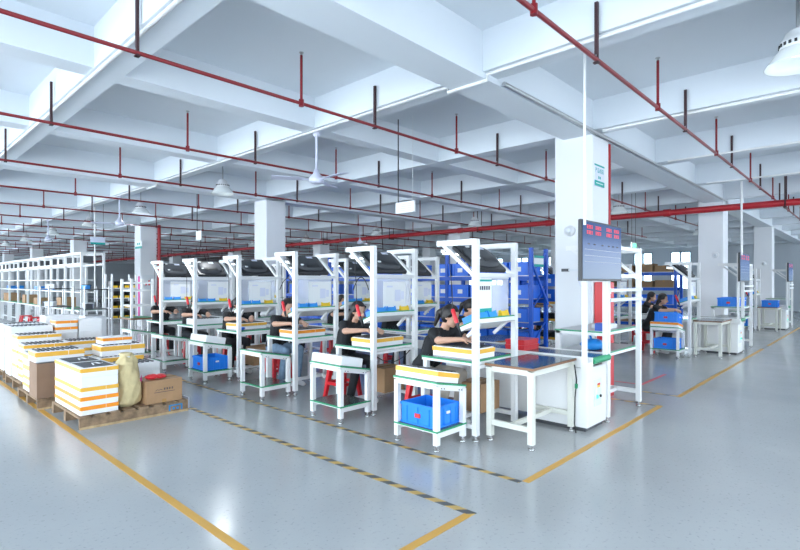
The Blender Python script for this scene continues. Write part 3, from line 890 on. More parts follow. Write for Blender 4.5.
# ------------------------------------------------------------------ assembly line parts
SX = 4.12
def sy(i): return [2.86, 4.29, 5.84, 7.34, 8.86, 10.32][i - 1]
def cy(i): return [2.93, 4.28, 5.86, 7.45, 8.95, 10.42][i - 1]
LINE = {0: 'first line', 7.65: 'second line', 15.3: 'third line'}
def monitor(x, y, label):
    return inst('monitor', monitor_obj, (x + .09, y + .045, 1.665), (math.radians(39.5), 0, 0), label, 'tilted monitors on the racks')
def shelf_bins(x, y, where, n=3, wd=.72):
    kinds = [('light_blue', .08), ('light_blue', .25), ('yellow', .48)] if n == 3 else [('light_blue', .08), ('light_blue', .30)]
    for i, (m, bx) in enumerate(kinds):
        p = shelf_point(bx, -.07)
        lb = f'yellow parts bin on the shelf of {where}' if m == 'yellow' else f'blue parts bin, {"outer" if i == 0 else "inner"} one, on the shelf of {where}'
        inst('bin_' + m, lambda m=m: bin_obj(m), (x + p.x, y + p.y, p.z + .001), (SHELF_ROT, 0, 0), lb, 'parts bins on sloping shelves')
def end_group(dx, ln):
    """desk, control cabinet, belt, television at the aisle end of a line"""
    ln_ = ln
    # desk
    def desk():
        t = thing('end_desk'); tag(t, 'x', 'desk')
        L, W, u = .91, .525, .055
        for x in (.04, L - .04):
            for y in (.04, W - .04):
                lg = MB().box(x - u / 2, x + u / 2, y - u / 2, y + u / 2, .05, .72).build('leg', 'ivory', t)
                m = MB(); foot(m, x, y, .05); m.build('levelling_foot', 'chrome', lg)
        tp = MB().box(0, L, 0, W, .735, .757).build('desk_top', 'brown_edge', t)
        MB().box(.004, L - .004, .004, W - .004, .757, .760).build('top_laminate', 'teal_top', tp)
        for y in (.04, W - .04): MB().box(.065, L - .065, y - .02, y + .02, .68, .735).build('apron', 'ivory', t)
        for x in (.04, L - .04):
            MB().box(x - .018, x + .018, .065, W - .065, .68, .735).build('apron', 'ivory', t)
            MB().box(x - .02, x + .02, .065, W - .065, .16, .21).build('side_stretcher', 'ivory', t)
        MB().box(.06, L - .06, W * .5 - .02, W * .5 + .02, .165, .205).build('long_stretcher', 'ivory', t)
        return t
    inst('desk', desk, (4.22 + dx, 2.30, 0), 0, f'ivory steel desk with dark teal top at the end of the {ln_}', 'end desks')
    def cabinet():
        t = thing('control_cabinet'); tag(t, 'x', 'cabinet')
        MB().chbox(0, .50, 0, .66, .045, .66, .006).build('body', 'white', t)
        MB().box(.03, .47, .03, .63, 0, .045).build('plinth', 'dark_grey', t)
        pn = MB().box(.17, .35, -.008, .002, .24, .52).build('control_panel', 'foam_grey', t)
        MB().box(.24, .31, -.011, -.007, .43, .475).build('warning_label', 'yellow', pn)
        MB().box(.24, .31, -.012, -.008, .455, .475).build('warning_stripe', 'red_ink', pn)
        MB().lathe([(0, .012), (.018, .012), (.022, 0)], 14, at(.235, -.008, .335, FACE_NY)).build('start_button', 'green_led', pn)
        MB().lathe([(0, .015), (.014, .015), (.016, 0)], 14, at(.315, -.008, .335, FACE_NY)).build('knob', 'black_plastic', pn)
        MB().box(.212, .226, -.014, -.007, .36, .43).build('switch', 'paper', pn)
        return t
    inst('cabinet', cabinet, (5.137 + dx, 2.19, 0), 0, f'white control cabinet with small grey panel at the end of the {ln_}', 'control cabinets')
    def belt():
        t = thing('conveyor'); tag(t, 'x', 'conveyor')
        MB().box(.03, .47, .04, 9.6, .735, .765).build('belt', 'mat_top', t)
        MB().tube([(.035, .035, .735), (.465, .035, .735)], .035, 12).build('end_roller', 'green', t)
        for x in (0, .47): MB().box(x, x + .03, .02, 9.6, .665, .775).build('side_rail', 'white', t)
        for y in (1.2, 2.8, 4.4, 6.0, 7.6, 9.2):
            for x in (.03, .43):
                MB().box(x, x + .045, y, y + .045, 0, .665).build('leg', 'white', t)
        for x in (.0, .468):
            MB().box(x, x + .012, .72, 1.9, .10, .66).build('side_panel', 'white', t)
        return t
    inst('belt', belt, (5.137 + dx, 2.12, 0), 0, f'white sided conveyor with dark belt down the middle of the {ln_}', 'conveyors')
    def tv():
        t = thing('television'); tag(t, 'x', 'television')
        MB().chbox(0, 1.035, .0, .04, 0, .60, .006).build('casing', 'black_plastic', t)
        MB().box(.3, .76, .04, .075, .1, .5).build('back_box', 'black_plastic', t)
        sc_ = MB().box(.018, 1.017, -.003, .001, .022, .582).build('screen', 'tv_screen', t)
        for r, z in ((0, .535), (1, .480)):
            for k, x in enumerate((.13, .34, .62, .83)):
                for q in range(4):
                    g = MB(); gx = x - .02 + q * .036
                    for zz in (0, .014, .028): g.box(gx, gx + .028, -.0045, -.003, z - .018 + zz, z - .011 + zz)
                    g.box(gx + .004 + .012 * (q % 2), gx + .012 + .012 * (q % 2), -.0045, -.003, z - .018, z + .018)
                    g.build('screen_glyph', 'red_screen', sc_)
        for x in (.13, .27, .47, .64, .76, .88): MB().box(x, x + .05, -.0045, -.003, .36, .372).build('screen_text', 'print_dark', sc_)
        for z in (.31, .25, .19): MB().box(.06, 1.0, -.004, -.003, z, z + .003).build('screen_rule', 'print', sc_)
        for x in (.24, .77):
            MB().box(x - .022, x + .022, .055, .098, -.86, .60).build('mount_post', 'white', t)
        MB().box(.20, .32, .03, .098, -.90, -.82).build('post_bracket', 'white', t); MB().box(.74, .80, .04, .098, -.90, -.86).build('post_bracket', 'white', t)
        return t
    inst('tv', tv, (4.78 + dx, 2.09, 1.56), 0, f'black television on posts at the end of the {ln_}', 'line televisions')

# west side stations
def west(dx, idx, full=True, wname='first line'):
    y = sy(idx); x = SX + dx
    where = f'the {ORD[idx]} station of the {wname}' if wname != 'first line' else f'the {ORD[idx]} station from the near desk'
    inst('station', station, (x, y, 0), 0, f'white workbench with overhead rack, {ORD[idx]} of the {wname} from its desk', 'white workbenches with racks')
    monitor(x, y, f'black monitor back tilted on the rack of {where}')
    inst('film', film_obj, (x + .04, y + .05, 1.19), 0, f'clear plastic pocket hanging in the rack of {where}', 'plastic pockets')
    if idx == 1 and dx == 0:
        t = thing('instruction_sheet', (x + .10, y + .043, 1.20), 0, 'white sheet with teal head and foot bands in the nearest rack', 'sheet', 'instruction sheets')
        MB().box(0, .24, -.002, .002, 0, .39).build('paper', 'paper', t)
        MB().box(0, .24, -.0035, -.001, .355, .375).build('band', 'teal', t); MB().box(0, .24, -.0035, -.001, .01, .085).build('band', 'teal', t)
        for k in range(5): MB().box(.02 + .04 * k, .048 + .04 * k, -.0035, -.001, .27, .31).build('print_mark', 'print_dark', t)
    else:
        inst('sheet', sheet_obj, (x + (.20 if idx % 2 == 0 else .26), y + .043, 1.215), 0, f'white printed sheet hanging in the rack of {where}', 'instruction sheets')
    shelf_bins(x, y, where)
    if idx <= 6:
        inst('driver', driver_obj, (x - .03, y + .26, 1.28), 0, f'red electric screwdriver hanging from the rack of {where}', 'electric screwdrivers')
        inst('stool', stool_obj, (x + .30, y + .90, 0), 0, f'red plastic stool behind {where}', 'red plastic stools')
def cart(dx, idx, wname):
    y = cy(idx)
    return inst('cart', cart_obj, (3.61 + dx, y, 0), 0, f'white two-tier cart with green edges, {ORD[idx]} cart of the {wname}', 'two-tier carts')

end_group(0, 'first line')
for i in range(1, 7): west(0, i)
for i in range(1, 7): cart(0, i, 'first line')
WN = lambda i: f'the {ORD[i]} station from the near desk'
# workers of the first line, facing the aisle end
put_person('sit_a', (SX + .30, sy(1) + .90, 0), .0, 'person in black shirt working at the nearest rack, hair tied back', 'khaki', group='line workers')
put_person('sit_b', (SX + .30, sy(2) + .90, 0), .0, 'long haired person in black shirt seated at the second station from the near desk', None, group='line workers')
put_person('sit_c', (SX + .30, sy(3) + .90, 0), .0, 'person in black shirt and pale jeans at the third station from the near desk', 'denim', group='line workers')
put_person('sit_a', (SX + .30, sy(4) + .90, 0), .0, 'person in black shirt at the fourth station, beside the yellow banded tray', None, group='line workers')
put_person('sit_c', (SX + .30, sy(5) + .90, 0), .0, 'person in black shirt seated at the fifth station from the near desk', None, group='line workers')
put_person('sit_b', (SX + .30, sy(6) + .90, 0), .0, 'person in black shirt seated at the sixth station, last occupied one', None, group='line workers')
# trays on benches
def tray(band, items, loc, rot, label, group, L=.54, W=.36, h=.10):
    return inst(f'tray_{band}_{items}_{L}_{W}_{h}', lambda: tray_obj(band, items, L, W, h), loc, rot, label, group)
GB = 'foam trays on the line'
tray('amber_tape', 'black', (SX + .43, sy(1) + .06, TT), PI / 2, 'foam tray with yellow tape and black units on the nearest bench', GB)
tray('amber_tape', 'black', (SX + .02, sy(2) + .05, TT), 0, 'foam tray with yellow tape on the second bench from the near desk', GB)
tray('orange_tape', 'black', (SX + .02, sy(3) + .05, TT), 0, 'foam tray with orange tape on the third bench from the near desk', GB)
tray('amber_tape', 'black', (SX + .10, sy(4) + .17, TT), .1, 'foam tray with yellow tape on the fourth bench from the near desk', GB)
tray(None, 'rows', (SX + .05, sy(5) + .10, TT), 0, 'plain white foam tray on the fifth bench from the near desk', GB)
tray('amber_tape', 'black', (3.96, 2.95, CT - math.tan(TILT) * 0.35 + .002), (TILT, 0, PI / 2), 'foam tray with yellow tape on top of the nearest cart', GB, .53, .33)
tray(None, None, (3.96, cy(2) + .03, CT - math.tan(TILT) * 0.35 + .002), (TILT, 0, PI / 2), 'plain white foam tray on the second cart', GB, .53, .33)
tray(None, None, (3.97, cy(4) + .04, CT - math.tan(TILT) * 0.36 + .002), (TILT, 0, PI / 2), 'plain white foam tray on the fourth cart above a blue crate', GB, .53, .33)
def paper_sheets(x, y, z, L, W, label, m='foam_grey'):
    t = thing('paper_stack', (x, y, z), .1, label, 'paper')
    if z > .5: t.rotation_euler = (0, TILT, 0); t.location.z -= .07 * TILT - .001
    for k in range(3): MB().box(.01 * k, L - .008 * k, .006 * k, W, .004 * k, .004 * k + .004).build('sheet', m, t)
paper_sheets(3.68, cy(3) + .04 + .25, CT, .30, .2, 'thin pale sheet lying on the empty third cart', 'offwhite')
paper_sheets(3.68, cy(5) + .06, .19, .33, .4, 'white sheets on the lower shelf of the fifth cart', 'paper')
inst('crate', crate_obj, (3.655, 2.99, .19), 0, 'bright blue crate on the lower shelf of the nearest cart', 'blue crates')
PROTO['crate'].rotation_euler = (0, 0, 0)
inst('crate', crate_obj, (3.655, cy(4) + .06, .19), 0, 'bright blue crate on the lower shelf of the fourth cart', 'blue crates')
for k, (a, b) in enumerate([(1, .42), (2, .40), (4, .38)]):
    inst('under_carton', lambda: carton_obj(.36, .30, .30), (4.50, sy(a) + .20, .165), 0, f'brown carton under the bench of {WN(a)}', 'cartons under benches')
# sundries on benches
def pack(x, y, z, label, m='paper_blue', s=1.0):
    t = thing('plastic_bag', (x, y, z), random.random(), label, 'bag')
    mb = MB(); mb.smooth = True
    n = 12; vs = []; fs = []; K = 6
    for i in range(K + 1):
        ph = PI * i / K
        for k in range(n):
            a = 2 * PI * k / n; r = math.sin(ph) * (1 + .18 * math.sin(3 * a + i) + .1 * math.sin(5 * a))
            vs.append((.11 * s * r * math.cos(a), .08 * s * r * math.sin(a), .045 * s - .045 * s * math.cos(ph)))
    for i in range(K):
        for k in range(n):
            j = (k + 1) % n; fs.append((i * n + k, i * n + j, i * n + n + j, i * n + n + k))
    mb.add(vs, fs); mb.build('pouch', m, t)
    MB().tube([(.02, .02, .08 * s), (.05, .03, .11 * s)], .008 * s, 6).build('twist', m, t)
pack(SX + .60, sy(1) + .28, TT, 'clear bag of small parts on the nearest bench', 'paper_blue', .8)
pack(SX + .64, sy(2) + .52, TT, 'pale plastic bag on the second bench from the near desk', 'paper', .8)
pack(SX + .10, sy(4) + .09, TT, 'blue plastic bag on the fourth bench from the near desk', 'blue_bin', .6)
pack(SX + .60, sy(5) + .5, TT, 'white plastic bag on the fifth bench from the near desk', 'paper', .8)
def cable(pts, label, r=.006, m='cable_black'):
    tag(MB().tube(pts, r, 6).build('power_cable', m), label, 'cable')
def arc(p, q, sag, n=10):
    p = Vector(p); q = Vector(q)
    return [tuple(p.lerp(q, k / n) + Vector((0, 0, -sag * 4 * (k / n) * (1 - k / n)))) for k in range(n + 1)]
cable(arc((SX - .034, sy(2) + .03, .76), (SX + .70, sy(2) + .03, .72), .16), 'black cable drooping in front of the second bench from the near desk')
cable(arc((SX + .04, sy(2) + .40, 1.45), (SX + .30, sy(2) + .40, 1.45), -.16), 'black cable loop arching in the rack of the second station')
cable(arc((SX + .02, sy(3) + .40, 1.44), (SX + .28, sy(3) + .40, 1.44), -.16), 'black cable loop arching in the rack of the third station')
cable([(5.06, 2.29, .70), (5.065, 2.27, .55), (5.08, 2.28, .48), (5.05, 2.28, .36), (5.04, 2.28, .1), (5.05, 2.27, .004)], 'black cable with green plug beside the control cabinet', .007)
tag(MB().tube([(5.066, 2.272, .50), (5.081, 2.281, .46)], .016, 8).build('cable_plug', 'green'), 'green cable plug hanging at the control cabinet edge', 'plug')
# red boxes on the belt
for k in range(2):
    t = thing('flat_box', (5.20 + .01 * k, 2.95, .765 + .06 * k), .03 * k, f'flat red box stacked on the belt, {"lower" if k == 0 else "upper"} one', 'box', 'red boxes')
    MB().box(0, .34, 0, .24, 0, .045).build('base', 'red_bag', t); MB().box(-.004, .344, -.004, .244, .03, .059).build('lid', 'red_bag', t)

# east side of the first line
def wide_rack(dx, wname):
    """open shelf rack at the aisle end of the east side"""
    t = thing('shelf_rack', (5.66 + dx, 2.20, 0), 0, f'white rack with green edged shelves beside the television of the {wname}', 'rack', 'end shelf racks')
    W, u = 1.07, .055
    for x in (u / 2, W - u / 2):
        up = MB().box(x - u / 2, x + u / 2, -u / 2, u / 2, .06, 1.97).build('upright', 'white', t)
        m = MB(); foot(m, x, 0); m.build('levelling_foot', 'chrome', up)
        lg = MB().box(x - u / 2, x + u / 2, .54, .54 + u, .06, 1.0).build('leg', 'white', t)
        m = MB(); foot(m, x, .54 + u / 2); m.build('levelling_foot', 'chrome', lg)
        MB().box(x - .022, x + .022, u / 2, .47, 1.915, 1.97).build('top_arm', 'white', t)
        MB().bar((x, .40, 1.93), (x, 0, 1.60), .036).build('diagonal_brace', 'white', t)
        MB().box(x - .02, x + .02, u / 2, .54, .16, .21).build('side_stretcher', 'white', t)
    MB().box(u, W - u, .25, .29, .165, .205).build('floor_stretcher', 'white', t)
    MB().box(u, W - u, -.02, .02, 1.60, 1.64).build('cross_rail', 'white', t)
    MB().box(u, W - u, -.02, .02, 1.92, 1.96).build('cross_rail', 'white', t)
    for z, nm in ((1.0, 'upper_shelf'), (.76, 'lower_shelf')):
        s = MB().box(.0, W, u / 2 + .002, .6, z - .05, z - .018).build(nm, 'white', t)
        MB().box(-.003, W + .003, u / 2, .604, z - .018, z - .003).build('edge_band', 'green', s)
        MB().box(.01, W - .01, u / 2 + .008, .59, z - .004, z).build('shelf_mat', 'steel', s)
    for z in (1.44, 1.33): MB().box(u / 2, W - u / 2, -.05, .03, z, z + .035).build('tray_rail', 'foam_grey', t)
    return t
wide_rack(0, 'first line')
t = thing('label_box', (5.72, 2.25, 1.0), 0, 'small blue and orange box on the upper shelf by the red cabinet', 'box')
MB().box(0, .14, 0, .10, 0, .085).build('carton', 'denim_bin', t); MB().box(.14, .20, 0, .10, 0, .085).build('sleeve', 'orange_tape', t); MB().box(.03, .11, -.003, .001, .02, .06).build('label_patch', 'paper', t)
pack(5.85, 2.42, .76, 'light blue plastic bag on the lower shelf beside the cabinet', 'light_blue', 1.5)
t = thing('foil_pack', (6.05, 2.3, 1.0), .1, 'pale silver packet lying on the upper rack shelf', 'packet')
MB().chbox(0, .30, 0, .22, 0, .05, .012).build('wrap', 'foam_grey', t); MB().box(.06, .2, .05, .15, .05, .052).build('label_patch', 'red_ink', t)
for k, y in enumerate([5.45, 6.95, 8.45, 9.95]):
    wh = f'the {ORD[k+1]} far-side station beyond the belt'
    x = 6.0
    inst('station', station, (x, y, 0), 0, f'white workbench with rack on the far side of the belt, {ORD[k+1]} one', 'far-side workbenches')
    monitor(x, y, f'black monitor back tilted on the rack of {wh}')
    inst('sheet', sheet_obj, (x + .22, y + .043, 1.215), 0, f'white printed sheet hanging in the rack of {wh}', 'instruction sheets')
    shelf_bins(x, y, wh)
    inst('stool', stool_obj, (x + .40, y + .90, 0), 0, f'red plastic stool at {wh}', 'red plastic stools')
    put_person(['sit_c', 'sit_b', 'sit_a', 'sit_c'][k], (x + .40, y + .90, 0), 0, f'person in black shirt seated at {wh}', None, group='far-side workers')
inst('desk', None, (5.72, 3.72, 0), 0, 'ivory steel desk beyond the belt, between the shelf rack and far-side stations', 'end desks')
put_person('sit_a', (6.15, 4.72, 0), 0.0, 'person with dark hair partly hidden behind the nearest worker', None, group='far-side workers')
inst('stool', stool_obj, (6.15, 4.72, 0), 0.0, 'red plastic stool of the person hidden behind the nearest worker', 'red plastic stools')

# second and third lines
for dx, nm in ((7.65, 'second line'), (15.3, 'third line')):
    end_group(dx, nm); wide_rack(dx, nm)
    for i in ((1, 2, 3) if dx < 10 else (1,)):
        west(dx, i, True, nm); cart(dx, i, nm)
put_person('sit_b', (SX + 7.65 + .30, sy(1) + .90, 0), 0, 'long haired person in black shirt working at the second line', None, group='line workers')
put_person('sit_c', (SX + 7.65 + .30, sy(2) + .90, 0), 0, 'person in black shirt at the second station of the second line', None, group='line workers')
put_person('sit_b', (13.7, 4.5, 0), .2, 'person in black shirt on the far side of the second line', None, group='line workers')
inst('stool', stool_obj, (13.7, 4.5, 0), .2, 'red plastic stool on the far side of the second line', 'red plastic stools')
put_person('sit_a', (SX + 7.65 + .30, sy(3) + .90, 0), 0, 'person in black shirt at the third station of the second line', None, group='line workers')
tray('orange_tape', None, (11.61, 2.95, CT - math.tan(TILT) * 0.35 + .002), (TILT, 0, PI / 2), 'white tray with red print on the cart of the second line', GB, .53, .33)
inst('crate', crate_obj, (11.30, 2.98, CT + .101), (0, TILT, 0), 'blue crate on top of the tray on the second line cart', 'blue crates')
inst('crate', crate_obj, (11.305, 2.99, .19), 0, 'blue crate on the lower shelf of the second line cart', 'blue crates')
inst('crate', crate_obj, (18.955, 2.99, .19), 0, 'blue crate on the lower shelf of the third line cart', 'blue crates')
inst('crate', crate_obj, (20.0, 2.36, .76), 0, 'blue crate standing on the third line desk', 'blue crates')
inst('crate', crate_obj, (13.45, 2.28, .995), 0, 'blue crate on the end rack of the second line', 'blue crates')
inst('crate', crate_obj, (13.90, 2.28, .995), 0, 'second blue crate on the end rack of the second line', 'blue crates')

# ------------------------------------------------------------------ blue storage racks behind
def storage_rack(x, y0, y1, zs, top, label, depth=.6):
    t = thing('storage_rack', (x, y0, 0), 0, label, 'rack')
    L = y1 - y0; n = max(1, round(L / 2.0)); 
    for i in range(n + 1):
        y = L * i / n
        for xx in (0, depth):
            MB().box(xx - .03, xx + .03, y - .035, y + .035, 0, top).build('post', 'rack_blue', t)
        for z in (.3, 1.0, 1.7):
            MB().bar((0, y, z), (depth, y, z + .45), .025).build('frame_brace', 'rack_blue', t)
    for z in zs:
        for xx in (-.02, depth + .02): MB().box(xx - .02, xx + .02, .036, L - .036, z - .10, z - .015).build('shelf_beam', 'rack_blue', t)
        MB().box(.0, depth, .04, L - .04, z - .015, z).build('shelf_board', 'steel', t)
    return t
storage_rack(9.0, 4.95, 13.2, (.30, .76, 1.22, 1.68), 2.22, 'tall blue storage rack full of blue bins behind the first line')
def stack_bin():
    t = thing('stacking_bin'); tag(t, 'x', 'bin')
    D, W, h, th = .50, .42, .27, .01
    m = MB(); m.box(0, D, 0, W, 0, th); m.box(D - th, D, 0, W, th, h); m.box(0, D, 0, th, th, h); m.box(0, D, W - th, W, th, h); m.box(0, th, th, W - th, th, h)
    m.build('tub', 'blue_bin', t)
    r = MB(); r.box(-.012, D, -.008, W + .008, h - .03, h - .018); r.box(-.008, 0, .04, .055, .01, h - .03); r.box(-.008, 0, W - .055, W - .04, .01, h - .03)
    r.build('rim', 'blue_bin', t)
    MB().box(-.004, .001, W * .36, W * .66, .08, .17).build('label_card', 'paper', t)
    return t
for li, z in enumerate((.30, .76, 1.22, 1.68)):
    for k in range(17):
        y = 5.02 + k * .475
        if (k * 7 + li * 3) % 13 == 5: continue
        inst('sbin', stack_bin, (9.0, y, z), 0, f'blue stacking bin, {ORD[k+1]} from the braced end, {["bottom","second","third","top"][li]} level of blue rack', 'blue stacking bins')
t = thing('rack_sign', (8.9, 4.905, 1.85), 0, 'white and teal sign on the end of the tall blue rack', 'sign')
MB().box(.12, .5, -.01, 0, 0, .22).build('panel', 'paper', t); MB().box(.12, .5, -.012, -.009, 0, .05).build('band', 'teal', t); MB().box(.12, .5, -.012, -.009, .17, .22).build('band', 'teal', t)
MB().bar((.08, .01, .9 - .85), (.72, .01, -.75), .04).build('end_brace', 'rack_blue', t)
# grey shelf behind with boxes
t = thing('metal_shelf', (10.3, 5.0, 0), 0, 'grey metal shelf with amber label strips behind the blue rack end', 'shelf')
for z in (.35, .75, 1.12, 1.45):
    b = MB().box(0, .5, 0, 1.4, z - .03, z).build('board', 'steel', t); MB().box(-.006, 0, 0, 1.4, z - .045, z + .005).build('label_strip', 'amber_tape' if z < 1.2 else 'steel', b)
for x in (.02, .48):
    for y in (.02, 1.38): MB().box(x - .02, x + .02, y - .02, y + .02, 0, 1.9).build('post', 'steel', t)
for k in range(3):
    inst('sbin2', stack_bin, (10.32, 5.05 + .45 * k, 1.45), 0, f'blue bin on top of the grey metal shelf, {ORD[k+1]} along', 'bins on grey shelf')
for k in range(3):
    inst('sbin2', stack_bin, (10.32, 5.05 + .45 * k, 1.12), 0, f'blue bin on third board of the grey metal shelf, {ORD[k+1]} along', 'bins on grey shelf')
for li, z in enumerate((.35, .75)):
    for k in range(6):
        t = thing('black_part', (10.34, 5.06 + .22 * k, z), 0, f'black moulded part on the {["bottom","second"][li]} board of grey shelf, {ORD[k+1]} along', 'part', 'black parts on grey shelf')
        MB().chbox(0, .35, 0, .17, 0, .12, .02).build('shell', 'black_plastic', t); MB().tube([(.1, .085, .12), (.1, .085, .17)], .03, 8).build('cap', 'black_plastic', t)
# blue rack with brown cartons behind second line
storage_rack(16.2, 4.3, 7.2, (.35, .9, 1.4, 1.85), 2.1, 'blue storage rack with brown cartons beyond the second line')
for li, z in enumerate((.35, .9, 1.4, 1.85)):
    for k in range(5):
        if li == 1:
            inst('sbin', stack_bin, (16.22, 4.4 + .55 * k, z), 0, f'blue bin on the carton rack beyond the second line, {ORD[k+1]} along', 'bins on carton rack')
        else:
            hh = (.18, .24, .2)[(k + li) % 3]
            inst(f'rc{hh}', lambda hh=hh: carton_obj(.5, .48, hh, 'brown_box'), (16.22, 4.38 + .55 * k, z), 0, f'brown carton on the {["bottom","","third","top"][li]} level of the far carton rack, {ORD[k+1]} along', 'cartons on far rack')

# ------------------------------------------------------------------ left background
# last unit of the first line: plain rack table with shelves
t = thing('shelf_table', (4.05, 11.75, 0), 0, 'white table with two slatted shelves after the sixth station', 'table')
for x in (.03, .47):
    for y in (.03, .62): MB().box(x - .025, x + .025, y - .025, y + .025, 0, 1.62).build('leg', 'white', t)
tp = MB().box(0, .5, 0, .65, .73, .765).build('table_top', 'brown_edge', t); MB().box(.004, .496, .004, .646, .765, .77).build('top_laminate', 'green', tp)
for z in (1.05, 1.38, 1.55): MB().box(.05, .45, .02, .6, z - .04, z).build('shelf', 'white', t)
# yellow fronted bin shelf
t = thing('bin_shelf_rack', (4.48, 14.3, 0), 0, 'pale rack holding rows of yellow fronted bins', 'rack')
for x in (0, .58):
    for y in (0, .5): MB().box(x - .02, x + .02, y - .02, y + .02, 0, 1.75).build('post', 'offwhite', t)
for z in (.62, .88, 1.14, 1.40): MB().box(0, .58, 0, .5, z - .02, z).build('board', 'offwhite', t)
def ybin():
    t = thing('yellow_bin'); tag(t, 'x', 'bin')
    m = MB(); m.box(0, .11, 0, .4, 0, .01); m.box(0, .01, 0, .4, .01, .17); m.box(.10, .11, 0, .4, .01, .17); m.box(.01, .10, .39, .4, .01, .17)
    m.build('tub', 'black_plastic', t); MB().box(0, .11, -.008, .002, 0, .06).build('front', 'yellow', t); return t
for li, z in enumerate((.62, .88, 1.14, 1.40)):
    for k in range(4):
        inst('ybin', ybin, (4.51 + .14 * k, 14.33, z), 0, f'black bin with yellow front, {ORD[k+1]} along on the {["bottom","second","third","top"][li]} board', 'yellow fronted bins')
# wire trolleys
def trolley():
    t = thing('wire_trolley'); tag(t, 'x', 'trolley')
    W, L = .55, .9
    for x in (.02, W - .02):
        for y in (.02, L - .02):
            p = MB().tube([(x, y, .09), (x, y, 1.45)], .016, 8).build('post', 'steel', t)
            MB().lathe([(0, -.02), (.045, -.02), (.045, .02), (0, .02)], 12, Matrix.Translation((x, y, .047)) @ Matrix.Rotation(PI / 2, 4, 'Y')).build('caster', 'black_plastic', t)
    for z in (.25, .92, 1.38):
        s = MB()
        for y in (.02, L - .02): s.tube([(.02, y, z), (W - .02, y, z)], .008, 6)
        for x in (.02, W - .02): s.tube([(x, .02, z), (x, L - .02, z)], .008, 6)
        sh = s.build('shelf_frame', 'dark_grey', t)
        MB().box(.03, W - .03, .03, L - .03, z - .012, z + .003).build('shelf_tray', 'dark_grey', sh)
        for k in range(3):
            y = .2 + k * .095; MB().box(.02, W - .02, y - .003, y + .003, z - .002, z + .004).build('wire', 'chrome', sh)
    return t
inst('trolley', trolley, (3.55, 13.2, 0), 0, 'wire trolley with white cabinet beneath, before the yellow bins', 'wire trolleys')
inst('trolley', trolley, (3.30, 15.2, 0), 0, 'wire trolley carrying small parts, behind the first trolley', 'wire trolleys')
for k, (x, y, z, m, s) in enumerate([(3.62, 13.3, .925, 'dark_grey', .9), (3.75, 13.7, .925, 'foam_grey', 1.0), (3.65, 13.4, 1.385, 'light_blue', .7), (3.8, 13.85, 1.385, 'dark_grey', .8), (3.45, 15.4, .925, 'foam_grey', 1), (3.5, 15.8, .925, 'dark_grey', 1), (3.5, 15.5, 1.385, 'paper', .9)]):
    t = thing('parts_box', (x, y, z), .2 * k, f'small {["black","grey","blue","black","grey","black","white"][k]} parts box on the {["lower","lower","upper","upper","lower","lower","upper"][k]} shelf of {"the first" if k < 4 else "the rear"} wire trolley', 'box')
    MB().chbox(0, .16 * s, 0, .22 * s, 0, .13 * s, .008).build('box_body', m, t); MB().box(-.004, .164 * s, -.004, .224 * s, .10 * s, .12 * s).build('lid_rim', m, t)
t = thing('low_cabinet', (3.62, 13.3, .26), 0, 'low white cabinet standing inside the wire trolley', 'cabinet')
MB().box(0, .42, 0, .7, 0, .5).build('body', 'offwhite', t); MB().box(-.008, 0, .02, .34, .02, .48).build('door', 'offwhite', t); MB().box(-.008, 0, .36, .68, .02, .48).build('door', 'offwhite', t)
# white gantry benches far left
def gantry():
    t = thing('gantry_bench'); tag(t, 'x', 'workbench')
    L, D = 1.6, .55
    for x in (0, D):
        for y in (0,):
            MB().box(x - .03, x + .03, y - .03, y + .03, 0, 2.38).build('upright', 'white', t)
        MB().box(x - .025, x + .025, .03, L - .03, 2.32, 2.38).build('top_rail', 'white', t)
        MB().box(x - .025, x + .025, .03, L - .03, 2.02, 2.08).build('lower_rail', 'white', t)
        MB().box(x - .02, x + .02, L / 2 - .02, L / 2 + .02, 2.08, 2.32).build('strut', 'white', t)
    MB().box(0, D, -.025, .025, 2.32, 2.38).build('cross_rail', 'white', t)
    for z, d in ((1.28, .35), (1.62, .3)): MB().box(-.02, d, .03, L - .03, z - .03, z).build('shelf', 'white', t)
    tp = MB().box(-.05, D, .03, L - .03, .73, .765).build('table_top', 'white', t); MB().box(-.055, D + .005, .03, L - .03, .765, .775).build('top_laminate', 'green', tp)
    for y in (.3, L - .3): MB().box(-.03, .02, y - .025, y + .025, 0, .73).build('leg', 'white', t)
    MB().box(-.02, .02, .3, L - .3, .15, .19).build('floor_stretcher', 'white', t)
    f = MB().box(.12, .42, .5, .62, 2.10, 2.30).build('fan_box', 'dark_grey', t)
    return t
for k in range(13):
    inst('gantry', gantry, (4.25, 16.0 + 1.6 * k, 0), 0, f'white bench under a ladder shaped gantry, {ORD[k+1]} along past the wire trolleys', 'gantry benches')
for k, (x, y, hh) in enumerate([(4.28, 18.2, .3), (4.28, 21.2, .22), (4.28, 23.0, .3), (4.29, 26.05, .32), (4.29, 26.6, .32)]):
    inst(f'gc{hh}', lambda hh=hh: carton_obj(.4, .5, hh, 'kraft'), (x, y, .775), 0, f'brown carton on the gantry benches, {ORD[k+1]} past the trolleys', 'cartons on gantry benches')
for k, (x, y) in enumerate([(4.24, 21.0), (4.24, 25.7)]):
    inst('blue_t', lambda: crate_obj('light_blue', .5, .4, .12), (x, y, 1.28), 0, f'light blue tray on the gantry shelf, {ORD[k+1]} past the trolleys', 'blue gantry trays')
for k, y in enumerate([18.2, 19.4, 20.6]):
    inst('stool', stool_obj, (3.85, y, 0), 0, f'red plastic stool at the gantry benches, {ORD[k+1]} past the trolleys', 'red stools by the gantry')
put_person('stand', (3.72, 27.4, 0), PI / 2, 'standing person in black shirt and blue shorts beside the gantry benches', 'denim', group='line workers')

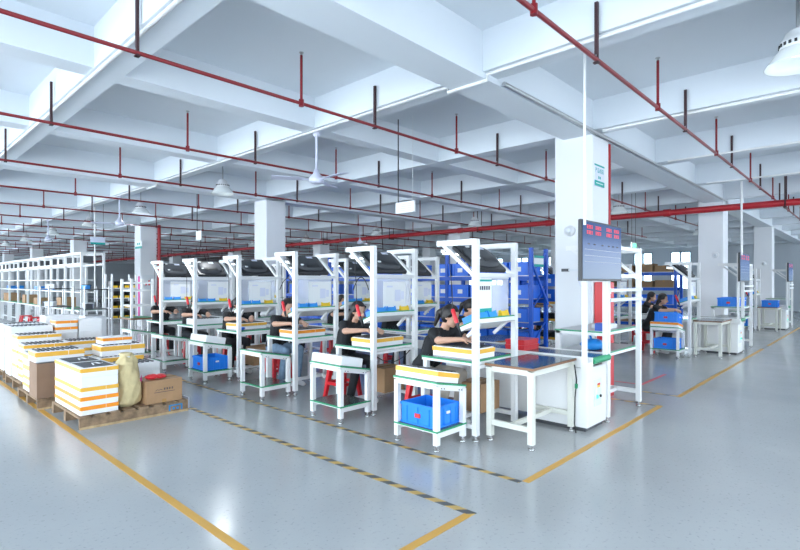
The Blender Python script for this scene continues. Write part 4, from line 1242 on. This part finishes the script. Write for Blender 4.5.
# ------------------------------------------------------------------ pallets and their loads
def pallet():
    t = thing('wooden_pallet'); tag(t, 'x', 'pallet')
    W, L = 1.15, 1.10
    for y in (0, L / 2 - .04, L - .08): MB().box(0, W, y, y + .08 if y > 0 else y + .03, 0, .108).build('bearer', 'wood', t)
    n = 8
    for k in range(n):
        x = k * (W - .10) / (n - 1); MB().box(x, x + .10, .0, L, .108 + .001 * (k % 2), .128 + .0008 * (k % 3)).build('deck_plank', 'wood', t)
    MB().box(0, W, -.014, 0, 0, .022).build('bottom_slat', 'wood_pale', t)
    return t
PA = [6.1, 7.42, 8.76]
for k, y in enumerate(PA):
    inst('pallet', pallet, ([1.6, 1.5, 1.58][k], y, 0), 0, ['wooden pallet under the sack and printed carton', 'wooden pallet under the tall plain brown carton', 'wooden pallet under the far white tray stacks'][k], 'wooden pallets')
t = thing('pallet_stencil', (2.52, 6.098, .03), 0, 'blue paint marks on the front board of the sack pallet', 'paint marks')
MB().box(0, .16, -.003, 0, .055, .07).build('stroke', 'blue_ink', t); MB().box(0, .018, -.003, 0, 0, .055).build('stroke', 'blue_ink', t); MB().box(.142, .16, -.003, 0, 0, .055).build('stroke', 'blue_ink', t)
for a in (.045, .09): MB().box(a, a + .025, -.003, 0, .012, .035).build('stroke', 'blue_ink', t)
PZ0 = .131
GP = 'foam trays on the pallets'
# stack A: two columns of five
for c_ in range(2):
    for k in range(5):
        top = k == 4
        band = ['orange_tape', 'orange_tape', 'amber_tape', None, 'amber_tape'][k]
        tray(band, 'dark' if top else None, (1.625, 6.16 + .51 * c_, PZ0 + k * .1005), 0,
             f'foam tray, {ORD[k+1]} from bottom, {"front" if c_ == 0 else "rear"} column beside the sack', GP, .37, .50, .10)
# sack
def sack():
    t = thing('woven_sack', (2.135, 6.30, PZ0), .2, 'bulging beige woven sack on the front pallet', 'sack')
    m = MB(); m.smooth = True; n = 40; K = 30; vs = []; fs = []
    random.seed(3)
    ph = [random.uniform(0, 6.28) for _ in range(8)]
    for i in range(K + 1):
        s = i / K; z = .58 * s
        r = .128 * (min(1, s * 6 + .62)) * (1 - .15 * (2 * s - .9) ** 2) * (1 if s < .88 else 1 - (s - .88) * 3.6)
        for k in range(n):
            a = 2 * PI * k / n
            q = 1 + .06 * math.sin(2 * a + 5 * s + ph[0]) + .05 * math.sin(5 * a + 9 * s + ph[1]) + .04 * math.sin(9 * a - 14 * s + ph[2]) + .025 * math.sin(13 * a + 25 * s)
            ex = 1.05 if s > .8 else 1.0
            vs.append((r * q * math.cos(a) * ex * 1.02 + .012 * math.sin(6 * s), r * q * math.sin(a) * .95, z + .012 * math.sin(3 * a + ph[3]) * s))
    for i in range(K):
        for k in range(n):
            j = (k + 1) % n; fs.append((i * n + k, i * n + j, i * n + n + j, i * n + n + k))
    fs.append(tuple(range(n - 1, -1, -1))); fs.append(tuple(range(K * n, K * n + n)))
    m.add(vs, fs); m.build('bag', 'sack', t)
    m = MB(); m.smooth = True
    m.lathe([(.07, .53), (.055, .565), (.075, .60), (.05, .612), (.02, .595)], 14, Matrix.Translation((-.02, .0, 0)))
    m.build('gathered_top', 'sack', t)
    MB().tube([(-.02 + .058 * math.cos(a * .7), .058 * math.sin(a * .7), .565) for a in range(10)], .007, 6).build('tie', 'foam_grey', t)
    m = MB(); m.add([(.085, -.104, .28), (.125, -.07, .25), (.125, -.072, .34)], [(0, 1, 2)]); m.add([(.085, -.108, .28), (.125, -.074, .25), (.125, -.076, .34)], [(2, 1, 0)])
    m.build('printed_mark', 'pink', t)
sack()
t = carton_obj(.42, .34, .26, 'kraft'); t.location = (2.29, 6.16, PZ0); t.rotation_euler = (0, 0, .03)
tag(t, 'printed brown carton with a red bag on top, on the front pallet', 'carton')
for q in range(4):
    g = MB(); g.box(.20 + q * .03, .222 + q * .03, -.0015, 0, .150, .155); g.box(.20 + q * .03, .222 + q * .03, -.0015, 0, .163, .168); g.box(.207 + q * .03, .214 + q * .03, -.0015, 0, .145, .17)
    g.build('printed_glyph', 'print_dark', t)
MB().tube([(.105, -.001, .145), (.13, -.001, .16), (.14, -.001, .148), (.16, -.001, .158), (.185, -.001, .15)], .0025, 5).build('logo_stroke', 'print_dark', t)
MB().box(.09, .33, -.0015, 0, .122, .127).build('print_line', 'print_dark', t)
MB().box(.18, .23, -.0015, 0, .0, .04).build('packing_tape', 'packing_tape', t)
def redbag():
    t = thing('red_bag', (2.40, 6.28, PZ0 + .266), .1, 'crumpled red plastic bag lying on the printed carton', 'bag')
    m = MB(); m.smooth = True
    for (cx, sx, hh) in ((0, .075, .032), (.10, .07, .028)):
        n = 14; vs = []; fs = []
        for i in range(7):
            p = PI * i / 6
            for k in range(n):
                a = 2 * PI * k / n; r = math.sin(p) * (1 + .2 * math.sin(4 * a + i + cx * 30))
                vs.append((cx + sx * r * math.cos(a), .06 * r * math.sin(a), hh - hh * math.cos(p)))
        for i in range(6):
            for k in range(n):
                j = (k + 1) % n; fs.append((i * n + k, i * n + j, i * n + n + j, i * n + n + k))
        m.add(vs, fs)
    m.build('pouch', 'red_bag', t)
    MB().tube([(.03, -.03, .05), (.06, -.06, .03), (.09, -.03, .045)], .008, 6).build('drawstring', 'red_bag', t)
redbag()
# white trays behind the sack
for c_ in range(1):
    for k in range(4):
        tray(None, 'rows' if k == 3 else None, (2.08, 6.75, PZ0 + .1005 * k), 0, f'plain white foam tray behind the sack, {ORD[k+1]} from bottom', GP, .60, .36, .10)
# floor scraps beside the pallet
tag(MB().box(2.80, 2.812, 6.20, 6.42, .003, .13).build('leaning_board', 'paper_blue'), 'thin white board standing on the floor beside the printed carton', 'board')
# tall carton and tray on it
t = carton_obj(.42, .40, .42, 'kraft_dark', False); t.location = (1.50, 7.44, PZ0); tag(t, 'tall plain brown carton with an open black slot on top', 'carton')
MB().box(.01, .41, .01, .39, .424, .43).build('dark_liner', 'black_plastic', t)
for k in range(2):
    tray('amber_tape', 'rows' if k == 1 else None, (1.53, 8.0, PZ0 + .202 + .1405 * k), 0, f'yellow taped foam tray behind the tall brown carton, {"upper" if k else "lower"}', GP, .55, .36, .14)
for k in range(2): tray('amber_tape', None, (1.53, 8.0, PZ0 + .1005 * k), 0, f'thin yellow taped foam tray at the base behind the tall carton, {"upper" if k else "lower"}', GP, .55, .36, .10)
tray('amber_tape', 'rows', (1.50, 7.52, PZ0 + .431), 0, 'yellow taped foam tray with dark rows on top of the tall carton', GP, .53, .36, .13)
# right stack of pallet two
zz = PZ0
for k, (hh, band, it) in enumerate([(.14, None, None), (.14, 'amber_tape', None), (.14, 'amber_tape', 'rows'), (.14, 'amber_tape', 'rows')]):
    tray(band, it, (2.16 + .015 * k, 7.46, zz), 0, f'foam tray behind the sack pallet, {ORD[k+1]} from bottom under the orange box', GP, .55, .38, hh); zz += hh + (.013 if it == 'rows' else .0005)
tray('orange_tape', None, (2.24, 7.50, zz), 0, 'small orange taped box topping the stack behind the sack', GP, .36, .28, .09)
# pallet three
def column_of(x, y, n, hh, bands, items, name, L=.55, W=.36):
    z = PZ0
    for k in range(n):
        it = items if k == n - 1 else None
        tray(bands[k % len(bands)], it, (x, y, z), 0, f'foam tray in the {name}, {ORD[k+1]} from bottom', GP, L, W, hh); z += hh + .0005
column_of(1.62, 8.80, 5, .105, ['amber_tape'], 'rows', 'all yellow stack beyond the tall carton')
column_of(1.62, 9.20, 6, .105, [None, 'amber_tape', None, 'amber_tape', None, 'amber_tape'], 'rows', 'mixed stack behind the all yellow stack')
column_of(1.60, 9.60, 7, .105, [None], 'rows', 'plain white stack at the far pallet end')
column_of(2.18, 8.85, 5, .105, ['amber_tape'], 'rows', 'yellow stack beside the all yellow stack')
column_of(2.18, 9.55, 8, .10, ['orange_tape', 'orange_tape', None], None, 'tall orange stack on the far pallet', .30)
column_of(2.50, 9.55, 8, .10, [None], None, 'tall plain white stack beside the orange one', .34)
inst('pallet', pallet, (1.6, 10.15, 0), 0, 'wooden pallet furthest along the pallet row', 'wooden pallets')
column_of(1.62, 10.25, 7, .105, [None], 'rows', 'white stack on the furthest pallet')
column_of(2.2, 10.3, 8, .105, [None], None, 'second white stack on the furthest pallet', .5)
